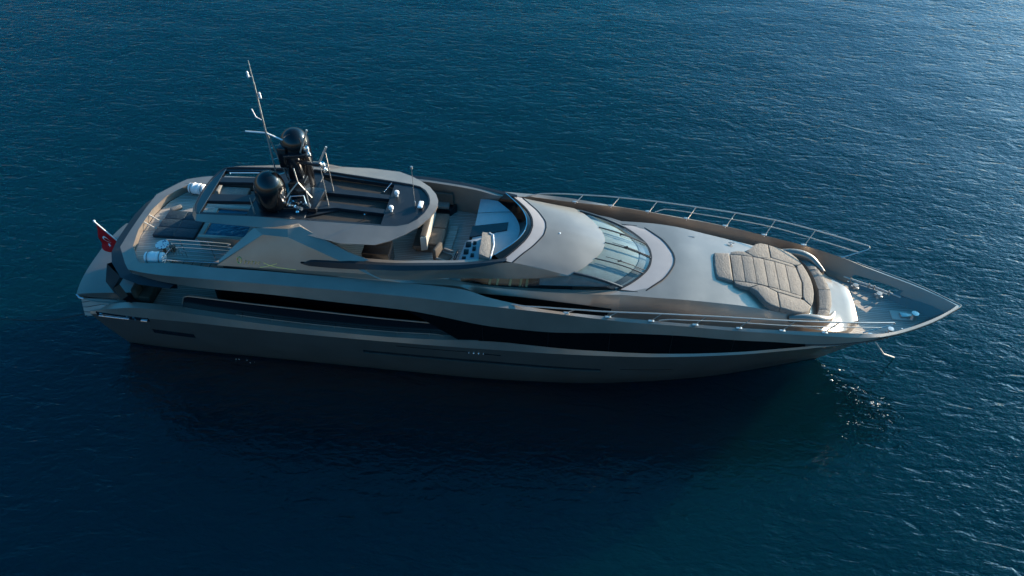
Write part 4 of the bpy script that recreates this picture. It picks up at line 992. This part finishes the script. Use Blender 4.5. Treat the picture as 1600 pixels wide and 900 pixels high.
# helm chair
t_ = thing('helm_chair', 'brown helm armchair on a pedestal facing the flybridge console', 'chair', (15.75, -1.35, 5.2))
bm = B(); lathe(bm, (15.75, -1.35, 5.2), [(0, 0), (.2, 0), (.18, .04), (.06, .07), (.06, .42), (0, .43)], 16); finish('pedestal', bm, 'steel', t_)
bm = B(); box(bm, (15.8, -1.35, 5.69), (.5, .52, .13), -.35, .05, 3); finish('seat', bm, 'brown', t_)
bm = B(); box(bm, (15.52, -1.25, 5.95), (.16, .6, .55), -.35, .06, 3); finish('backrest', bm, 'brown', t_)
for d in (-.32, .32):
    c_ = Vector((15.82, -1.35, 5.84))+Matrix.Rotation(-.35, 3, 'Z') @ Vector((0, d, 0)); bm = B(); box(bm, c_, (.46, .11, .12), -.35, .045, 3); finish('armrest', bm, 'taupe', t_)
# steering side low table
t_ = thing('low_table', 'low pale wooden step table between sofa and dashboard', 'table', (15.9, .4, 5.2))
bm = B(); box(bm, (15.78, .4, 5.27), (.34, 1.5, .12), -.05, .015); finish('tabletop', bm, 'teak', t_)
bm = B()
for y in (-.2, 1.0): box(bm, (15.78, y, 5.205), (.22, .1, .02), 0, .002)
finish('foot', bm, 'anthracite', t_)

# aft cockpit sofa on the main deck
t_ = thing('cockpit_sofa', 'olive cushioned sofa in the shaded aft cockpit under the overhang', 'sofa', (2.9, -1.3, 2.9))
bm = B(); box(bm, (2.85, -1.1, 3.1), (.75, 2.9, .35), 0, .03); finish('base', bm, 'olive', t_)
for k in range(5):
    bm = B(); box(bm, (2.62, -2.3+.6*k, 3.5), (.26, .52, .55), .05, .09, 3); finish('back_cushion', bm, 'olive', t_)
bm = B(); box(bm, (2.98, -1.1, 3.33), (.5, 2.9, .14), 0, .05, 3); finish('seat_cushion', bm, 'olive', t_)

# ------------------------------------------------ foredeck sun pad
SP = thing('sun_pad', 'taupe sun pad with winged sides and head cushion on the foredeck', 'sun pad', (28.7, 0, 4.9))
pz = lambda x, y=0: float(np.interp(x, [26.6, 28.3, 29.2, 30.0, 30.9], [5.10, 5.03, 4.84, 4.60, 4.34]))-.03*(abs(y)/1.9)**2
def pad(ol, nm, m_='taupe', th=.3, bev=.035, lift=0):
    # refine the outline so that the top follows the deck slope
    q = []
    for a, b in zip(ol, ol[1:]+ol[:1]):
        n = max(1, int(math.dist(a, b)/.35))
        q += [(a[0]+(b[0]-a[0])*k/n, a[1]+(b[1]-a[1])*k/n) for k in range(n)]
    bm = B(); prism(bm, q, lambda x, y: pz(x, y)-th, lambda x, y: pz(x, y)+lift, bev, 3); return finish(nm, bm, m_, SP, ang=50)
pad([(26.72, -.55), (26.78, -.78), (27.42, -.86), (27.42, .86), (26.78, .80), (26.72, .55), (26.68, 0)], 'head_cushion', lift=.05, bev=.09, th=.3)
for k in range(6):
    x0 = 27.45+k*.47; x1 = x0+.455
    e = .0 if k < 5 else .12
    w0 = .80+.01*k; w1 = .80+.01*(k+1)
    ol = [(x0, -w0), (x1, -w1), (x1+e, 0), (x1, w1), (x0, w0)]
    pad(ol, 'panel_cushion', bev=.02)
for s in (-1, 1):
    o_ = lambda P: [(x, s*y) for x, y in P][::s]
    pad(o_([(27.46, .82), (27.5, .98), (27.75, 1.08), (28.05, 1.1), (28.45, .84)]), 'side_cushion', bev=.03)
    pad(o_([(28.47, .84), (28.07, 1.11), (28.3, 1.3), (28.62, 1.76), (28.85, 1.90), (29.18, 1.92), (29.18, 1.05), (28.75, .86)]), 'wing_cushion', bev=.05)
    pad(o_([(28.77, .86), (29.2, 1.04), (30.1, 1.04), (30.32, .72), (30.28, .88)]) if False else o_([(28.78, .865), (29.2, 1.035), (30.15, 1.035), (30.27, .87)]), 'side_cushion', bev=.02)
    pad(o_([(29.2, 1.05), (29.2, 1.92), (29.8, 1.9), (30.2, 1.80), (30.42, 1.6), (30.58, 1.3), (30.3, 1.05)]), 'wing_cushion', bev=.05)
pad([(30.30, -.86), (30.33, -1.04), (30.60, -1.28), (30.74, -.9), (30.84, -.45), (30.87, 0), (30.84, .45), (30.74, .9), (30.60, 1.28), (30.33, 1.04), (30.30, .86), (30.42, 0)], 'front_cushion', bev=.05)
# backing plinth under the pad, coloured dark to put shade in the seam gaps
bm = B(); ol = [(26.6, -.62), (26.66, -.9), (27.4, -.98), (28.0, -1.2), (28.6, -1.82), (29.2, -1.96), (30.2, -1.86), (30.62, -1.32), (30.86, 0)]
prism(bm, ol+[(x, -y) for x, y in ol[::-1][1:]], lambda x, y: pz(x)-.75, lambda x, y: pz(x, y)-.30, .03); finish('pad_plinth', bm, 'brown', coach)
# small chrome grips at the head end
bm = B()
for s in (-1, 1): box(bm, (27.2, s*.98, pz(27.2)-.2), (.36, .16, .1), 0, .03)
finish('head_hinge', bm, 'cream', coach)
# curved couch cushion in front of the pad
CB = thing('couch_cushion', 'curved grey ribbed couch backrest forward of the sun pad', 'cushion', (31.2, 0, 4.1))
inner = [(1.86, 30.55), (1.42, 30.84), (.75, 31.02), (0, 31.1)]; outer_ = [(1.86, 31.03), (1.5, 31.27), (1.15, 31.43), (.7, 31.57), (0, 31.66)]
def xat(P, y):
    P = sorted(P); return float(pchip([p[0] for p in P], [p[1] for p in P], abs(y))[0])
for y0, y1 in ((-1.86, -1.22), (-1.20, .0), (.02, 1.2), (1.22, 1.86)):
    ys = np.linspace(y0, y1, 14 if y1-y0 > 1 else 9); bm = B()
    rib = lambda y: .016*math.sin(y*38)
    A_ = [(xat(inner, y), y, 3.7) for y in ys]; C_ = [(xat(inner, y)+.04, y, 4.17+rib(y)) for y in ys]; D_ = [(xat(inner, y)*.45+xat(outer_, y)*.55, y, 4.20+rib(y)) for y in ys]; E_ = [(xat(outer_, y)-.06, y, 4.17+rib(y)) for y in ys]; G_ = [(xat(outer_, y), y, 4.06) for y in ys]; H_ = [(xat(outer_, y)+.02, y, 3.55) for y in ys]
    loft(bm, [A_, C_, D_, E_, G_, H_]); 
    for k in (0, -1): quadv = [P_[k] for P_ in (A_, C_, D_, E_, G_, H_)]; bm.faces.new([bm.verts.new(p) for p in quadv])
    weld(bm); finish('segment', bm, 'greyfab', CB, ang=60)
# body coloured horns embracing the couch
bm = B()
for s in (-1, 1):
    P0 = [(29.6, 2.0, 4.36), (30.2, 1.99, 4.42), (30.7, 1.96, 4.38), (31.1, 1.84, 4.27), (31.35, 1.6, 4.16), (31.6, 1.2, 4.09)]
    pth = smooth_path([(x, s*w_, z) for x, w_, z in P0], 6); n = len(pth)
    rows = []
    for i, p in enumerate(pth):
        d = (pth[min(i+1, n-1)]-pth[max(i-1, 0)]); d.z = 0; d.normalize(); nr = Vector((-d.y, d.x, 0)); t__ = i/(n-1)
        wd = .15*math.sin(math.pi*min(1, .12+.88*t__))**.6+.02
        rows.append([p+nr*wd*math.cos(q)+Vector((0, 0, .16*math.sin(q)*(1 if math.sin(q) > 0 else 3)*(.35+.65*math.sin(math.pi*min(1, .1+.9*t__))))) for q in np.linspace(0, 2*math.pi, 17)])
    loft(bm, rows)
weld(bm); finish('couch_horn', bm, 'paint', coach, ang=60)

bm = B(); lathe(bm, (20.35, -.18, 6.33), [(0, 0), (.07, 0), (.06, .05), (.03, .10), (0, .11)], 12); finish('roof_light', bm, 'white', roof)
bm = B()
for x, y in ((25.9, 1.72), (27.6, 1.7)):
    tube(bm, [(x-.12, y, 5.13-.1*(x-25.9)), (x+.12, y, 5.11-.1*(x-25.9))], .03); lathe(bm, (x, y, 4.98-.13*(x-25.9)), [(0, 0), (.05, 0), (.04, .12), (0, .13)], 10)
finish('deck_cleat', bm, 'satin', coach)

# mooring lines
bm = B(); tube(bm, [(33.4, -1.72, 3.05), (34.4, -.8, 1.45), (35.55, .40, .02)], .035, 8); 
for k in range(40):
    t__ = k/40; p = Vector((33.4, -1.72, 3.05)).lerp(Vector((35.55, .40, .02)), t__)
tag(finish('mooring_rope', bm, 'rope', base=(33.4, -1.72, 3.05)), 'pale mooring rope running from the bow down into the water', 'rope')
bm = B(); tube(bm, [(.1, -2.75, 2.3), (-1.6, -2.55, 1.55), (-3.4, -2.2, .95), (-5.6, -1.75, .4), (-8, -1.2, -.1)], .02, 6); tag(finish('stern_line', bm, 'darkrope', base=(.1, -2.75, 2.3)), 'thin dark stern line leading off to the left over the water', 'rope')

# pale flecks modelled as sun glints below the bow, plus froth by the hull
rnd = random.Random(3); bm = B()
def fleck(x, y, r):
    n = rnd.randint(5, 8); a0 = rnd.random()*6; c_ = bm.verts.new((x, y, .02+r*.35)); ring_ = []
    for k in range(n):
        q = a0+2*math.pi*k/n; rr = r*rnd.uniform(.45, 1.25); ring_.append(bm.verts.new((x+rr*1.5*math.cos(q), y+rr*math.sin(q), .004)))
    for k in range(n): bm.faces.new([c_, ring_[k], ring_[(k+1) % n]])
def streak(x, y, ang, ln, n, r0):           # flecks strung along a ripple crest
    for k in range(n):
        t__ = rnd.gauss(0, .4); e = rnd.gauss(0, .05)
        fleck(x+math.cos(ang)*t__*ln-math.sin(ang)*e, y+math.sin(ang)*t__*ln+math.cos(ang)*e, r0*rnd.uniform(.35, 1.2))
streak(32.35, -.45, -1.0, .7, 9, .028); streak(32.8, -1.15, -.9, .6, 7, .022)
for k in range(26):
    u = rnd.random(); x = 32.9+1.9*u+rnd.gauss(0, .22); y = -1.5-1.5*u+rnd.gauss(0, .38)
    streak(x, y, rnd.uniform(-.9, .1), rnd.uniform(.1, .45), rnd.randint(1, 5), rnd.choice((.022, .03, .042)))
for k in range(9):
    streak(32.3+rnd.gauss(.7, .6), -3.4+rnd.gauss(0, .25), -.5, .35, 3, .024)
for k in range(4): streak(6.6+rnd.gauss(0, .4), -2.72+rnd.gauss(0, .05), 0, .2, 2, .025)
o = finish_one('glint_foam', bm, 'cream', None, False, 30, 'pale flecks modelled as sun glints on the water beside the bow, with froth at the hull', Vector((0, 0, 0))); o['kind'] = 'stuff'; o['category'] = 'glint_foam'
